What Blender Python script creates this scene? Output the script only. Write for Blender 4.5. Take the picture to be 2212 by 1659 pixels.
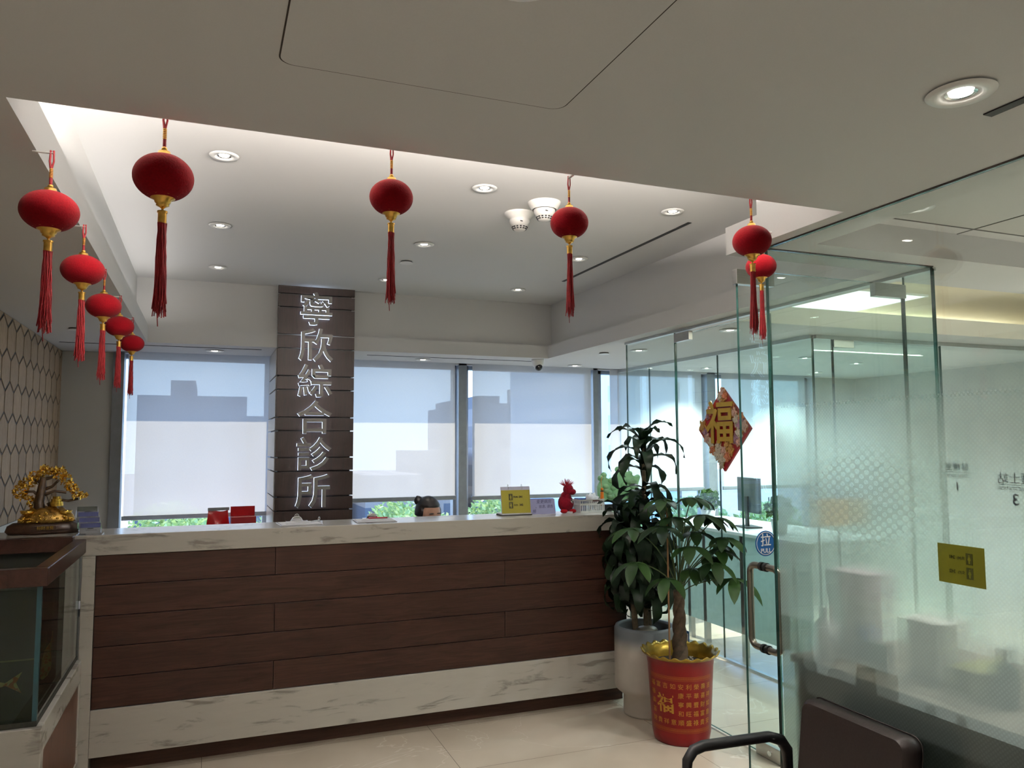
import bpy, math, random
from mathutils import Matrix, Vector
random.seed(7)
SC = bpy.context.scene
for o in list(bpy.data.objects): bpy.data.objects.remove(o)
COL = SC.collection
PI = math.pi

# ------------------------------------------------------------------ camera
cam_d = bpy.data.cameras.new('camera')
cam_d.lens = 1670.0 / 2212.0 * 36.0
cam_d.sensor_width = 36.0
cam_d.clip_start = 0.02
cam_d.clip_end = 2000
cam = bpy.data.objects.new('camera', cam_d)
R = ((0.93097362, -0.02494996, -0.36423291), (-0.36506145, -0.07529045, -0.92793399), (-0.00427134, 0.99684946, -0.0792017))
M = Matrix(R).to_4x4(); M.translation = (0, 0, 1.6)
cam.matrix_world = M
COL.objects.link(cam)
SC.camera = cam

# ------------------------------------------------------------------ world, sun, exposure
SC.view_settings.view_transform = 'Standard'
SC.view_settings.look = 'None'
SC.view_settings.exposure = 0.08
SC.view_settings.gamma = 1.0
SC.view_settings.use_curve_mapping = False
SC.cycles.use_denoising = True
SC.cycles.max_bounces = 9
SC.cycles.diffuse_bounces = 4
SC.cycles.glossy_bounces = 4
SC.cycles.transmission_bounces = 6
SC.cycles.transparent_max_bounces = 18
SC.cycles.sample_clamp_indirect = 6.0
SC.cycles.caustics_reflective = False
SC.cycles.caustics_refractive = False
SC.cycles.blur_glossy = 1.0
w = bpy.data.worlds.new('sky'); SC.world = w; w.use_nodes = True
nt = w.node_tree
bg = nt.nodes['Background']
tc = nt.nodes.new('ShaderNodeTexCoord'); sp = nt.nodes.new('ShaderNodeSeparateXYZ'); cr = nt.nodes.new('ShaderNodeValToRGB')
nt.links.new(tc.outputs['Generated'], sp.inputs[0]); nt.links.new(sp.outputs['Z'], cr.inputs[0]); nt.links.new(cr.outputs[0], bg.inputs[0])
cr.color_ramp.elements[0].position = 0.0; cr.color_ramp.elements[0].color = (0.58, 0.78, 1.0, 1)
cr.color_ramp.elements[1].position = 0.5; cr.color_ramp.elements[1].color = (0.22, 0.43, 1.0, 1)
bg.inputs['Strength'].default_value = 4.0
sd = bpy.data.lights.new('sun', 'SUN'); sd.energy = 9.0; sd.angle = 0.009; sd.color = (1.0, 0.90, 0.76)
sun = bpy.data.objects.new('sun', sd); COL.objects.link(sun)
sun.rotation_euler = Vector((0.10, -1.0, -1.15)).to_track_quat('-Z', 'Y').to_euler()

# ------------------------------------------------------------------ materials
MATS = {}
def nodes(m):
    m.use_nodes = True
    t = m.node_tree; t.nodes.clear()
    return t, t.nodes.new('ShaderNodeOutputMaterial')
def N(t, kind, **kw):
    n = t.nodes.new('ShaderNode' + kind)
    for k, v in kw.items():
        if k.startswith('_'): setattr(n, k[1:], v)
        else: n.inputs[k].default_value = v
    return n
def L(t, a, b): t.links.new(a, b)
def rgba(c): return (c[0], c[1], c[2], 1.0)
def S(r, g, b):
    f = lambda u: (u / 255.0 / 12.92) if u / 255.0 <= 0.04045 else ((u / 255.0 + 0.055) / 1.055) ** 2.4
    return (f(r), f(g), f(b))
def coords(t, scale=(1, 1, 1), rot=(0, 0, 0), kind='Object'):
    c = N(t, 'TexCoord'); mp = N(t, 'Mapping'); mp.inputs['Scale'].default_value = scale; mp.inputs['Rotation'].default_value = rot
    L(t, c.outputs[kind], mp.inputs[0]); return mp.outputs[0]
def mat(name, col, rough=0.5, metal=0.0, var=0.06, scale=20.0, stretch=(1, 1, 1), bump=0.0, emit=0.0, ecol=None, coat=0.0, sheen=0.0, spec=0.5, detail=3.0):
    if name in MATS: return MATS[name]
    m = bpy.data.materials.new(name); t, out = nodes(m)
    b = N(t, 'BsdfPrincipled'); b.inputs['Roughness'].default_value = rough; b.inputs['Metallic'].default_value = metal
    b.inputs['Coat Weight'].default_value = coat; b.inputs['Sheen Weight'].default_value = sheen; b.inputs['Specular IOR Level'].default_value = spec
    n = N(t, 'TexNoise', Scale=scale, Detail=detail); L(t, coords(t, stretch), n.inputs['Vector'])
    r = N(t, 'ValToRGB'); r.color_ramp.elements[0].position = 0.3; r.color_ramp.elements[1].position = 0.7
    r.color_ramp.elements[0].color = rgba([c * (1 - var) for c in col]); r.color_ramp.elements[1].color = rgba([min(1, c * (1 + var)) for c in col])
    L(t, n.outputs['Fac'], r.inputs[0]); L(t, r.outputs[0], b.inputs['Base Color'])
    if bump:
        bp = N(t, 'Bump', Strength=bump, Distance=0.002); L(t, n.outputs['Fac'], bp.inputs['Height']); L(t, bp.outputs[0], b.inputs['Normal'])
    if emit:
        b.inputs['Emission Color'].default_value = rgba(ecol or col); b.inputs['Emission Strength'].default_value = emit
    L(t, b.outputs[0], out.inputs[0]); MATS[name] = m; return m
def wood(name, c1, c2, scale=6.0, stretch=(1, 8, 8), rough=0.45, island=0.0):
    m = bpy.data.materials.new(name); t, out = nodes(m); b = N(t, 'BsdfPrincipled', Roughness=rough); b.inputs['Specular IOR Level'].default_value = 0.25
    v = coords(t, stretch)
    n0 = N(t, 'TexNoise', Scale=scale * 0.5, Detail=2.0); L(t, v, n0.inputs['Vector'])
    n = N(t, 'TexNoise', Scale=scale, Detail=8.0, Roughness=0.65, Distortion=1.4); L(t, v, n.inputs['Vector'])
    r = N(t, 'ValToRGB'); r.color_ramp.elements[0].position = 0.3; r.color_ramp.elements[1].position = 0.72
    r.color_ramp.elements[0].color = rgba(c1); r.color_ramp.elements[1].color = rgba(c2)
    L(t, n.outputs['Fac'], r.inputs[0]); src = r.outputs[0]
    if island:
        g = N(t, 'NewGeometry'); h = N(t, 'HueSaturation'); mr = N(t, 'MapRange')
        mr.inputs['To Min'].default_value = 1 - island; mr.inputs['To Max'].default_value = 1 + island
        L(t, g.outputs['Random Per Island'], mr.inputs[0]); L(t, mr.outputs[0], h.inputs['Value']); L(t, src, h.inputs['Color']); src = h.outputs[0]
    L(t, src, b.inputs['Base Color'])
    bp = N(t, 'Bump', Strength=0.05, Distance=0.0006); L(t, n.outputs['Fac'], bp.inputs['Height']); L(t, bp.outputs[0], b.inputs['Normal'])
    L(t, b.outputs[0], out.inputs[0]); return m
def marble(name, base, vein, rough=0.2):
    m = bpy.data.materials.new(name); t, out = nodes(m); b = N(t, 'BsdfPrincipled', Roughness=rough)
    v = coords(t, (2.6, 5, 15), (0, 0.40, 0))
    n = N(t, 'TexNoise', Scale=1.5, Detail=8.0, Roughness=0.6, Distortion=0.5); L(t, v, n.inputs['Vector'])
    r = N(t, 'ValToRGB'); e = r.color_ramp.elements
    e[0].position = 0.33; e[0].color = rgba(vein); e[1].position = 0.43; e[1].color = rgba(base)
    x = e.new(0.66); x.color = rgba([c * 1.05 for c in base]); x = e.new(0.8); x.color = rgba([c * 0.86 for c in base])
    L(t, n.outputs['Fac'], r.inputs[0]); L(t, r.outputs[0], b.inputs['Base Color']); L(t, b.outputs[0], out.inputs[0]); return m
def floor_mat():
    m = bpy.data.materials.new('stone_tile_floor'); t, out = nodes(m); b = N(t, 'BsdfPrincipled', Roughness=0.24)
    v = coords(t)
    n = N(t, 'TexNoise', Scale=1.1, Detail=6.0, Distortion=0.5); L(t, v, n.inputs['Vector'])
    r = N(t, 'ValToRGB'); r.color_ramp.elements[0].position = 0.3; r.color_ramp.elements[1].position = 0.7
    r.color_ramp.elements[0].color = rgba(S(180, 168, 152)); r.color_ramp.elements[1].color = rgba(S(202, 190, 174))
    L(t, n.outputs['Fac'], r.inputs[0])
    # thin light veins
    n2 = N(t, 'TexNoise', Scale=0.9, Detail=5.0, Roughness=0.5, Distortion=1.6); L(t, v, n2.inputs['Vector'])
    a = N(t, 'Math', _operation='SUBTRACT'); a.inputs[1].default_value = 0.5; L(t, n2.outputs['Fac'], a.inputs[0])
    ab = N(t, 'Math', _operation='ABSOLUTE'); L(t, a.outputs[0], ab.inputs[0])
    lt = N(t, 'MapRange'); lt.inputs['From Max'].default_value = 0.006; lt.inputs['To Min'].default_value = 0.45; lt.inputs['To Max'].default_value = 0.0
    L(t, ab.outputs[0], lt.inputs[0])
    mx = N(t, 'Mix', _data_type='RGBA'); L(t, lt.outputs[0], mx.inputs[0]); L(t, r.outputs[0], mx.inputs[6]); mx.inputs[7].default_value = rgba(S(222, 214, 202))
    # grout lines
    s = N(t, 'SeparateXYZ'); L(t, v, s.inputs[0])
    def line(sock, off, pitch):
        q = N(t, 'Math', _operation='SUBTRACT'); q.inputs[1].default_value = off; L(t, sock, q.inputs[0])
        d = N(t, 'Math', _operation='DIVIDE'); d.inputs[1].default_value = pitch; L(t, q.outputs[0], d.inputs[0])
        f = N(t, 'Math', _operation='PINGPONG'); f.inputs[1].default_value = 0.5; L(t, d.outputs[0], f.inputs[0])
        c = N(t, 'Math', _operation='LESS_THAN'); c.inputs[1].default_value = 0.0014 / pitch; L(t, f.outputs[0], c.inputs[0]); return c.outputs[0]
    g = N(t, 'Math', _operation='MAXIMUM'); L(t, line(s.outputs[0], 1.21, 1.2), g.inputs[0]); L(t, line(s.outputs[1], 4.38, 0.6), g.inputs[1])
    m2 = N(t, 'Mix', _data_type='RGBA'); L(t, g.outputs[0], m2.inputs[0]); L(t, mx.outputs[2], m2.inputs[6]); m2.inputs[7].default_value = rgba(S(120, 112, 102))
    L(t, m2.outputs[2], b.inputs['Base Color']); L(t, b.outputs[0], out.inputs[0]); return m
def clear_glass(name, tint, refl=1.0, rough=0.0):
    m = bpy.data.materials.new(name); t, out = nodes(m)
    tr = N(t, 'BsdfTransparent', Color=rgba(tint)); gl = N(t, 'BsdfGlossy', Color=(refl, refl, refl, 1), Roughness=rough)
    lw = N(t, 'LayerWeight', Blend=0.5); pw = N(t, 'Math', _operation='POWER'); pw.inputs[1].default_value = 5.0; L(t, lw.outputs['Facing'], pw.inputs[0])
    fr = N(t, 'MapRange'); fr.inputs['To Min'].default_value = 0.04; fr.inputs['To Max'].default_value = 1.0; L(t, pw.outputs[0], fr.inputs[0]); mx = N(t, 'MixShader')
    nz = N(t, 'TexNoise', Scale=3.0); L(t, coords(t), nz.inputs['Vector'])
    mu = N(t, 'MapRange'); mu.inputs['To Min'].default_value = 0.94; mu.inputs['To Max'].default_value = 1.0; L(t, nz.outputs['Fac'], mu.inputs[0])
    k = N(t, 'Math', _operation='MULTIPLY'); L(t, fr.outputs[0], k.inputs[0]); L(t, mu.outputs[0], k.inputs[1])
    L(t, k.outputs[0], mx.inputs[0]); L(t, tr.outputs[0], mx.inputs[1]); L(t, gl.outputs[0], mx.inputs[2]); L(t, mx.outputs[0], out.inputs[0]); return m
def cloth_blind():
    m = bpy.data.materials.new('blind_fabric'); t, out = nodes(m)
    n = N(t, 'TexNoise', Scale=60.0, Detail=4.0); L(t, coords(t, (1, 1, 6)), n.inputs['Vector'])
    n2 = N(t, 'TexNoise', Scale=60.0, Detail=4.0); L(t, coords(t, (6, 1, 1)), n2.inputs['Vector'])
    ad = N(t, 'Math', _operation='ADD'); L(t, n.outputs['Fac'], ad.inputs[0]); L(t, n2.outputs['Fac'], ad.inputs[1])
    mr = N(t, 'MapRange'); mr.inputs['From Min'].default_value = 0.6; mr.inputs['From Max'].default_value = 1.4; mr.inputs['To Min'].default_value = 0.085; mr.inputs['To Max'].default_value = 0.14
    L(t, ad.outputs[0], mr.inputs[0])
    tr = N(t, 'BsdfTransparent', Color=(1, 1, 1, 1)); tl = N(t, 'BsdfTranslucent', Color=rgba((0.232, 0.226, 0.212))); df = N(t, 'BsdfDiffuse', Color=rgba((0.55, 0.54, 0.52)))
    a = N(t, 'AddShader'); L(t, tl.outputs[0], a.inputs[0]); L(t, df.outputs[0], a.inputs[1])
    mx = N(t, 'MixShader'); L(t, mr.outputs[0], mx.inputs[0]); L(t, a.outputs[0], mx.inputs[1]); L(t, tr.outputs[0], mx.inputs[2]); L(t, mx.outputs[0], out.inputs[0]); return m
def frost_film():
    m = bpy.data.materials.new('frosted_film'); t, out = nodes(m)
    v = coords(t); s = N(t, 'SeparateXYZ'); L(t, v, s.inputs[0])
    g = N(t, 'MapRange', _interpolation_type='SMOOTHSTEP'); g.inputs['From Min'].default_value = 1.86; g.inputs['From Max'].default_value = 1.56; g.inputs['To Max'].default_value = 1.0
    L(t, s.outputs[2], g.inputs[0])
    # staggered dots of the film, larger towards the bottom
    vo = N(t, 'TexVoronoi', Scale=1.0, Randomness=0.0); L(t, coords(t, (1, 110, 110), (0.785, 0, 0)), vo.inputs['Vector'])
    dd = N(t, 'MapRange'); dd.inputs['From Min'].default_value = 0.30; dd.inputs['From Max'].default_value = 0.45; dd.inputs['To Min'].default_value = 1.0; dd.inputs['To Max'].default_value = 0.86
    L(t, vo.outputs['Distance'], dd.inputs[0])
    k = N(t, 'Math', _operation='MULTIPLY'); L(t, g.outputs[0], k.inputs[0]); L(t, dd.outputs[0], k.inputs[1])
    tl = N(t, 'BsdfTranslucent', Color=rgba((0.60, 0.67, 0.65))); df = N(t, 'BsdfDiffuse', Color=rgba((0.44, 0.47, 0.45)))
    a = N(t, 'MixShader'); a.inputs[0].default_value = 0.42; L(t, tl.outputs[0], a.inputs[1]); L(t, df.outputs[0], a.inputs[2])
    rf = N(t, 'BsdfRefraction', IOR=1.12, Roughness=0.42, Color=rgba((0.86, 0.92, 0.89)))
    b = N(t, 'MixShader'); b.inputs[0].default_value = 0.42; L(t, a.outputs[0], b.inputs[1]); L(t, rf.outputs[0], b.inputs[2])
    tp = N(t, 'BsdfTransparent', Color=(1, 1, 1, 1))
    c = N(t, 'MixShader'); c.inputs[0].default_value = 0.10; L(t, b.outputs[0], c.inputs[1]); L(t, tp.outputs[0], c.inputs[2])
    f = N(t, 'MixShader'); L(t, k.outputs[0], f.inputs[0]); L(t, tp.outputs[0], f.inputs[1]); L(t, c.outputs[0], f.inputs[2])
    L(t, f.outputs[0], out.inputs[0]); return m
def emission(name, col, strength):
    m = bpy.data.materials.new(name); t, out = nodes(m); e = N(t, 'Emission', Color=rgba(col), Strength=strength)
    L(t, e.outputs[0], out.inputs[0]); return m
def leaf_mat(name, c1, c2):
    m = bpy.data.materials.new(name); t, out = nodes(m); b = N(t, 'BsdfPrincipled', Roughness=0.4); b.inputs['Specular IOR Level'].default_value = 0.22
    g = N(t, 'NewGeometry'); r = N(t, 'ValToRGB'); r.color_ramp.elements[0].color = rgba(c1); r.color_ramp.elements[1].color = rgba(c2)
    L(t, g.outputs['Random Per Island'], r.inputs[0])
    n = N(t, 'TexNoise', Scale=30.0); L(t, coords(t), n.inputs['Vector']); h = N(t, 'HueSaturation'); mr = N(t, 'MapRange'); mr.inputs['To Min'].default_value = 0.8; mr.inputs['To Max'].default_value = 1.2
    L(t, n.outputs['Fac'], mr.inputs[0]); L(t, mr.outputs[0], h.inputs['Value']); L(t, r.outputs[0], h.inputs['Color']); L(t, h.outputs[0], b.inputs['Base Color'])
    tl = N(t, 'BsdfTranslucent'); L(t, h.outputs[0], tl.inputs['Color']); mx = N(t, 'MixShader'); mx.inputs[0].default_value = 0.25
    L(t, b.outputs[0], mx.inputs[1]); L(t, tl.outputs[0], mx.inputs[2]); L(t, mx.outputs[0], out.inputs[0]); return m

PAINT = mat('ceiling_paint', S(206, 206, 205), 0.7, var=0.015, scale=300, bump=0.03)
WALLP = mat('grey_wall_paint', S(196, 196, 190), 0.75, var=0.015, scale=200, bump=0.03)
WHITE = mat('white_lacquer', S(228, 228, 226), 0.35, var=0.02)
FLOOR = floor_mat()
PLANK = wood('dark_walnut_plank', S(30, 18, 14), S(64, 41, 32), 5.0, (0.7, 5, 9), 0.42, 0.10)
COLW = wood('dark_column_wood', S(30, 21, 18), S(54, 38, 32), 6.0, (9, 9, 0.8), 0.42, 0.06)
COLSIDE = mat('column_side_lit_tone', S(190, 182, 172), 0.4, var=0.03)  # light falling on the column's sides is put into this pale colour
HEXW = wood('light_oak_tile', S(150, 130, 106), S(182, 162, 136), 5.0, (3, 14, 2.5), 0.55, 0.10)
MARBLE = marble('white_marble', S(192, 189, 182), S(144, 140, 133))
TOEK = wood('dark_plinth_wood', S(50, 33, 27), S(76, 52, 43), 5.0, (0.7, 5, 9), 0.5)
DARK = mat('black_rubber', (0.012, 0.012, 0.013), 0.5)
SLOT = mat('dark_slot', (0.02, 0.02, 0.022), 0.6)
STEEL = mat('brushed_steel', (0.55, 0.54, 0.52), 0.3, 1.0, stretch=(1, 1, 20))
CHROME = mat('chrome', (0.8, 0.8, 0.8), 0.1, 1.0)
FRAMEM = mat('aluminium_window_frame', S(150, 158, 165), 0.4, 0.3)
GOLD = mat('gold', (0.75, 0.45, 0.10), 0.3, 0.9, var=0.2, scale=60)
GOLDP = mat('gold_print', S(172, 130, 42), 0.45, 0.3, var=0.12, scale=80)
RED = mat('red_velvet', (0.18, 0.0012, 0.005), 0.9, sheen=0.04, var=0.15, scale=250, bump=0.3, spec=0.1)
REDT = mat('red_silk_thread', (0.30, 0.006, 0.012), 0.6, var=0.2, scale=90)
PAPER = mat('white_paper', S(232, 232, 236), 0.8, var=0.015)
GLASS = clear_glass('green_tint_glass', (0.935, 0.984, 0.976))
GEDGE = mat('glass_edge_green', S(44, 84, 78), 0.15, var=0.15)
WGLASS = clear_glass('window_glass', (0.97, 0.985, 0.98))
BLIND = cloth_blind()
FILM = frost_film()
BULB = emission('lamp_glow', (1.0, 0.93, 0.82), 28.0)
MATS['PLASTIC'] = mat('white_plastic', S(225, 224, 220), 0.4)

# ------------------------------------------------------------------ mesh builder
class MB:
    def __init__(s): s.v = []; s.f = []; s.m = []; s.k = 0; s.sm = []
    def mi(s, k): s.k = k; return s
    def add(s, vs, fs, smooth=False):
        b = len(s.v); s.v += [tuple(v) for v in vs]
        for f in fs: s.f.append([i + b for i in f]); s.m.append(s.k); s.sm.append(smooth)
        return s
    def box(s, x0, x1, y0, y1, z0, z1, mt=None):
        vs = [(x, y, z) for z in (z0, z1) for y in (y0, y1) for x in (x0, x1)]
        if mt is not None: vs = [mt @ Vector(v) for v in vs]
        return s.add(vs, [(0, 2, 3, 1), (4, 5, 7, 6), (0, 1, 5, 4), (2, 6, 7, 3), (0, 4, 6, 2), (1, 3, 7, 5)])
    def cyl(s, p, r, h, n=24, r2=None, axis='Z', smooth=True, cap=True):
        r2 = r if r2 is None else r2
        vs = []
        for (rr, hh) in ((r, 0), (r2, h)):
            for i in range(n):
                a = 2 * PI * i / n; u, w_ = rr * math.cos(a), rr * math.sin(a)
                q = {'Z': (u, w_, hh), 'X': (hh, u, w_), 'Y': (w_, hh, u)}[axis]
                vs.append((p[0] + q[0], p[1] + q[1], p[2] + q[2]))
        s.add(vs, [(i, (i + 1) % n, n + (i + 1) % n, n + i) for i in range(n)], smooth)
        if cap: s.add(vs, [tuple(range(n - 1, -1, -1)), tuple(range(n, 2 * n))])
        return s
    def lathe(s, p, prof, n=32, smooth=True, fn=None):
        vs = []
        for j, (r, z) in enumerate(prof):
            for i in range(n):
                a = 2 * PI * i / n; rr, zz = (fn(j, a, r, z) if fn else (r, z))
                vs.append((p[0] + rr * math.cos(a), p[1] + rr * math.sin(a), p[2] + zz))
        fs = [(j * n + i, j * n + (i + 1) % n, (j + 1) * n + (i + 1) % n, (j + 1) * n + i) for j in range(len(prof) - 1) for i in range(n)]
        return s.add(vs, fs, smooth)
    def tube(s, pts, rad, n=10, closed=False):
        pts = [Vector(p) for p in pts]; rs = rad if isinstance(rad, (list, tuple)) else [rad] * len(pts)
        vs = []; up = None; m = len(pts)
        for i, p in enumerate(pts):
            d = (pts[(i + 1) % m] - pts[i - 1]) if closed else (pts[min(i + 1, m - 1)] - pts[max(i - 1, 0)])
            d.normalize()
            if up is None: up = Vector((0, 0, 1)) if abs(d.z) < 0.9 else Vector((1, 0, 0))
            a = d.cross(up)
            if a.length < 1e-5: a = d.orthogonal()
            a.normalize(); b = a.cross(d); up = b
            for k in range(n):
                t = 2 * PI * k / n; vs.append(p + (a * math.cos(t) + b * math.sin(t)) * rs[i])
        fs = [(i * n + k, i * n + (k + 1) % n, ((i + 1) % m) * n + (k + 1) % n, ((i + 1) % m) * n + k) for i in range(m if closed else m - 1) for k in range(n)]
        s.add(vs, fs, True)
        if not closed: s.add(vs, [tuple(range(n - 1, -1, -1)), tuple(range((m - 1) * n, m * n))])
        return s
    def ball(s, p, r, n=16, m=10, fn=None):
        r = r if isinstance(r, (tuple, list)) else (r, r, r); vs = []
        for j in range(m + 1):
            th = PI * j / m
            for i in range(n):
                a = 2 * PI * i / n; d = Vector((math.sin(th) * math.cos(a), math.sin(th) * math.sin(a), math.cos(th)))
                q = Vector((d.x * r[0], d.y * r[1], d.z * r[2]))
                if fn: q = fn(d, q)
                vs.append((p[0] + q.x, p[1] + q.y, p[2] + q.z))
        return s.add(vs, [(j * n + i, (j + 1) * n + i, (j + 1) * n + (i + 1) % n, j * n + (i + 1) % n) for j in range(m) for i in range(n)], True)
    def prism(s, pts2, z0, z1, mt):
        n = len(pts2); vs = [mt @ Vector((x, y, z0)) for x, y in pts2] + [mt @ Vector((x, y, z1)) for x, y in pts2]
        s.add(vs, [tuple(range(n - 1, -1, -1)), tuple(range(n, 2 * n))] + [(i, (i + 1) % n, n + (i + 1) % n, n + i) for i in range(n)]); return s
    def build(s, name, mats, parent=None, bevel=0.0, sub=0, loc=None):
        me = bpy.data.meshes.new(name); me.from_pydata(s.v, [], s.f)
        mats = mats if isinstance(mats, (list, tuple)) else [mats]
        for m_ in mats: me.materials.append(m_)
        me.polygons.foreach_set('material_index', s.m); me.polygons.foreach_set('use_smooth', s.sm)
        me.validate(); me.update()
        o = bpy.data.objects.new(name, me); COL.objects.link(o)
        if parent: o.parent = parent
        if loc: o.location = loc
        if bevel:
            b = o.modifiers.new('bevel', 'BEVEL'); b.width = bevel; b.segments = 2; b.limit_method = 'ANGLE'
        if sub:
            b = o.modifiers.new('sub', 'SUBSURF'); b.levels = sub; b.render_levels = sub
        return o
def tag(o, label, cat, group=None, kind=None):
    o['label'] = label; o['category'] = cat
    if group: o['group'] = group
    if kind: o['kind'] = kind
    return o
def struct(o): o['kind'] = 'structure'; return o
def thing(name, label, cat, loc=(0, 0, 0), rz=0.0, group=None):
    o = bpy.data.objects.new(name, None); o.empty_display_size = 0.05; COL.objects.link(o); o.location = loc; o.rotation_euler = (0, 0, rz)
    return tag(o, label, cat, group)
def sthing(name, loc=(0, 0, 0)):
    o = bpy.data.objects.new(name, None); o.empty_display_size = 0.05; COL.objects.link(o); o.location = loc; return struct(o)
def dup(root, label=None, loc=None, scale=None, rz=None):
    r = root.copy(); COL.objects.link(r)
    if label: r['label'] = label
    if loc is not None: r.location = loc
    if scale is not None: r.scale = (scale, scale, scale)
    if rz is not None: r.rotation_euler = (0, 0, rz)
    for ch in list(root.children):
        c = ch.copy(); COL.objects.link(c); c.parent = r
        for g in list(ch.children):
            d = g.copy(); COL.objects.link(d); d.parent = c
    return r
FRONT = Matrix(((1, 0, 0, 0), (0, 0, -1, 0), (0, 1, 0, 0), (0, 0, 0, 1)))        # faces -Y
LEFT = Matrix(((0, 0, -1, 0), (-1, 0, 0, 0), (0, 1, 0, 0), (0, 0, 0, 1)))       # faces -X
BACKR = Matrix(((0, 0, 1, 0), (1, 0, 0, 0), (0, 1, 0, 0), (0, 0, 0, 1)))        # faces +X
def text(name, body, size, mt, material, parent=None, ext=0.0005, align='CENTER', offset=0.0, shear=0.0, bevel=0.0):
    cu = bpy.data.curves.new(name, 'FONT'); cu.body = body; cu.size = size; cu.extrude = ext; cu.align_x = align; cu.align_y = 'CENTER'
    cu.offset = offset; cu.shear = shear; cu.resolution_u = 3; cu.bevel_depth = bevel
    tmp = bpy.data.objects.new(name, cu); COL.objects.link(tmp)
    dg = bpy.context.evaluated_depsgraph_get(); dg.update()
    me = bpy.data.meshes.new_from_object(tmp.evaluated_get(dg)); bpy.data.objects.remove(tmp)
    me.transform(mt); me.materials.clear(); me.materials.append(material)
    o = bpy.data.objects.new(name, me); COL.objects.link(o)
    if parent: o.parent = parent
    return o
def TM(base, x, y, z): return Matrix.Translation((x, y, z)) @ base
def spot(p, power, ang=1.15, blend=0.7, col=(1.0, 0.91, 0.82), r=0.03):
    d = bpy.data.lights.new('downlight_lamp', 'SPOT'); d.energy = power; d.spot_size = ang; d.spot_blend = blend; d.color = col; d.shadow_soft_size = r
    o = bpy.data.objects.new('downlight_lamp', d); COL.objects.link(o); o.location = p; return o
def area(p, sx, sy, power, col, direction):
    d = bpy.data.lights.new('cove_or_fill_light', 'AREA'); d.shape = 'RECTANGLE'; d.size = sx; d.size_y = sy; d.energy = power; d.color = col
    o = bpy.data.objects.new('cove_or_fill_light', d); COL.objects.link(o); o.location = p
    o.rotation_euler = Vector(direction).to_track_quat('-Z', 'Y').to_euler(); return o

# ------------------------------------------------------------------ room shell
ZC, ZL, ZT = 2.31, 2.415, 2.763
def slab(z0, z1, holes, bounds=(-1.02, 6.6, -2.5, 6.55)):
    xs = sorted({bounds[0], bounds[1], *[h[0] for h in holes], *[h[1] for h in holes]}); ys = sorted({bounds[2], bounds[3], *[h[2] for h in holes], *[h[3] for h in holes]})
    solid = {}
    for i in range(len(xs) - 1):
        for j in range(len(ys) - 1):
            cx, cy = (xs[i] + xs[i + 1]) / 2, (ys[j] + ys[j + 1]) / 2
            solid[i, j] = not any(h[0] < cx < h[1] and h[2] < cy < h[3] for h in holes)
    mb = MB()
    for (i, j), s in solid.items():
        if not s: continue
        x0, x1, y0, y1 = xs[i], xs[i + 1], ys[j], ys[j + 1]
        mb.add([(x0, y0, z0), (x0, y1, z0), (x1, y1, z0), (x1, y0, z0)], [(0, 1, 2, 3)])
        mb.add([(x0, y0, z1), (x1, y0, z1), (x1, y1, z1), (x0, y1, z1)], [(0, 1, 2, 3)])
        for (a, b, p, q) in ((i - 1, j, (x0, y1), (x0, y0)), (i + 1, j, (x1, y0), (x1, y1)), (i, j - 1, (x0, y0), (x1, y0)), (i, j + 1, (x1, y1), (x0, y1))):
            if not solid.get((a, b), False):
                mb.add([(p[0], p[1], z0), (q[0], q[1], z0), (q[0], q[1], z1), (p[0], p[1], z1)], [(0, 1, 2, 3)])
    return mb
H1 = [(-0.40, 1.80, 1.79, 5.76), (1.70, 2.58, 2.372, 5.76), (2.80, 6.4, 2.5, 3.63), (2.0, 5.0, -1.5, 2.12)]
H2 = [(-0.48, 1.88, 1.70, 5.80), (1.70, 2.63, 2.29, 5.80), (2.80, 6.4, 2.45, 5.4)]
# the blind pocket along the windows is cut from the soffit
struct(slab(ZC, ZL, H1 + [(-0.66, 6.0, 6.36, 6.50)]).build('ceiling', PAINT))
struct(slab(ZL, ZT, H2).build('ceiling', PAINT))
struct(MB().box(-1.02, 6.6, -2.5, 6.55, ZT, ZT + 0.12).build('ceiling', PAINT))
struct(MB().box(2.80, 6.4, 2.45, 5.4, 2.60, 2.66).build('ceiling', mat('cream_ceiling_paint', S(232, 222, 196), 0.8, var=0.02)))
struct(MB().box(-1.3, 6.7, -2.6, 6.75, -0.12, 0.0).build('floor', FLOOR))
struct(MB().box(-1.17, -1.02, -2.6, 6.75, 0, 2.9).build('wall_left', WHITE))
struct(MB().box(-1.17, 6.75, -2.65, -2.5, 0, 2.9).build('wall_rear', WALLP))
struct(MB().box(6.6, 6.75, -2.6, 6.75, 0, 2.9).build('wall_right', WALLP))
struct(MB().box(-1.02, -0.675, 6.47, 6.70, 0, ZC).build('wall_back', WALLP, bevel=0.004))
struct(MB().box(-0.675, 3.62, 6.56, 6.72, 0, 0.86).box(3.62, 6.0, 6.56, 6.72, 0, 0.55).box(-1.02, 6.6, 6.56, 6.72, 2.33, 2.9).box(6.0, 6.6, 6.50, 6.72, 0, 2.31).build('wall_back', WALLP))
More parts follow.
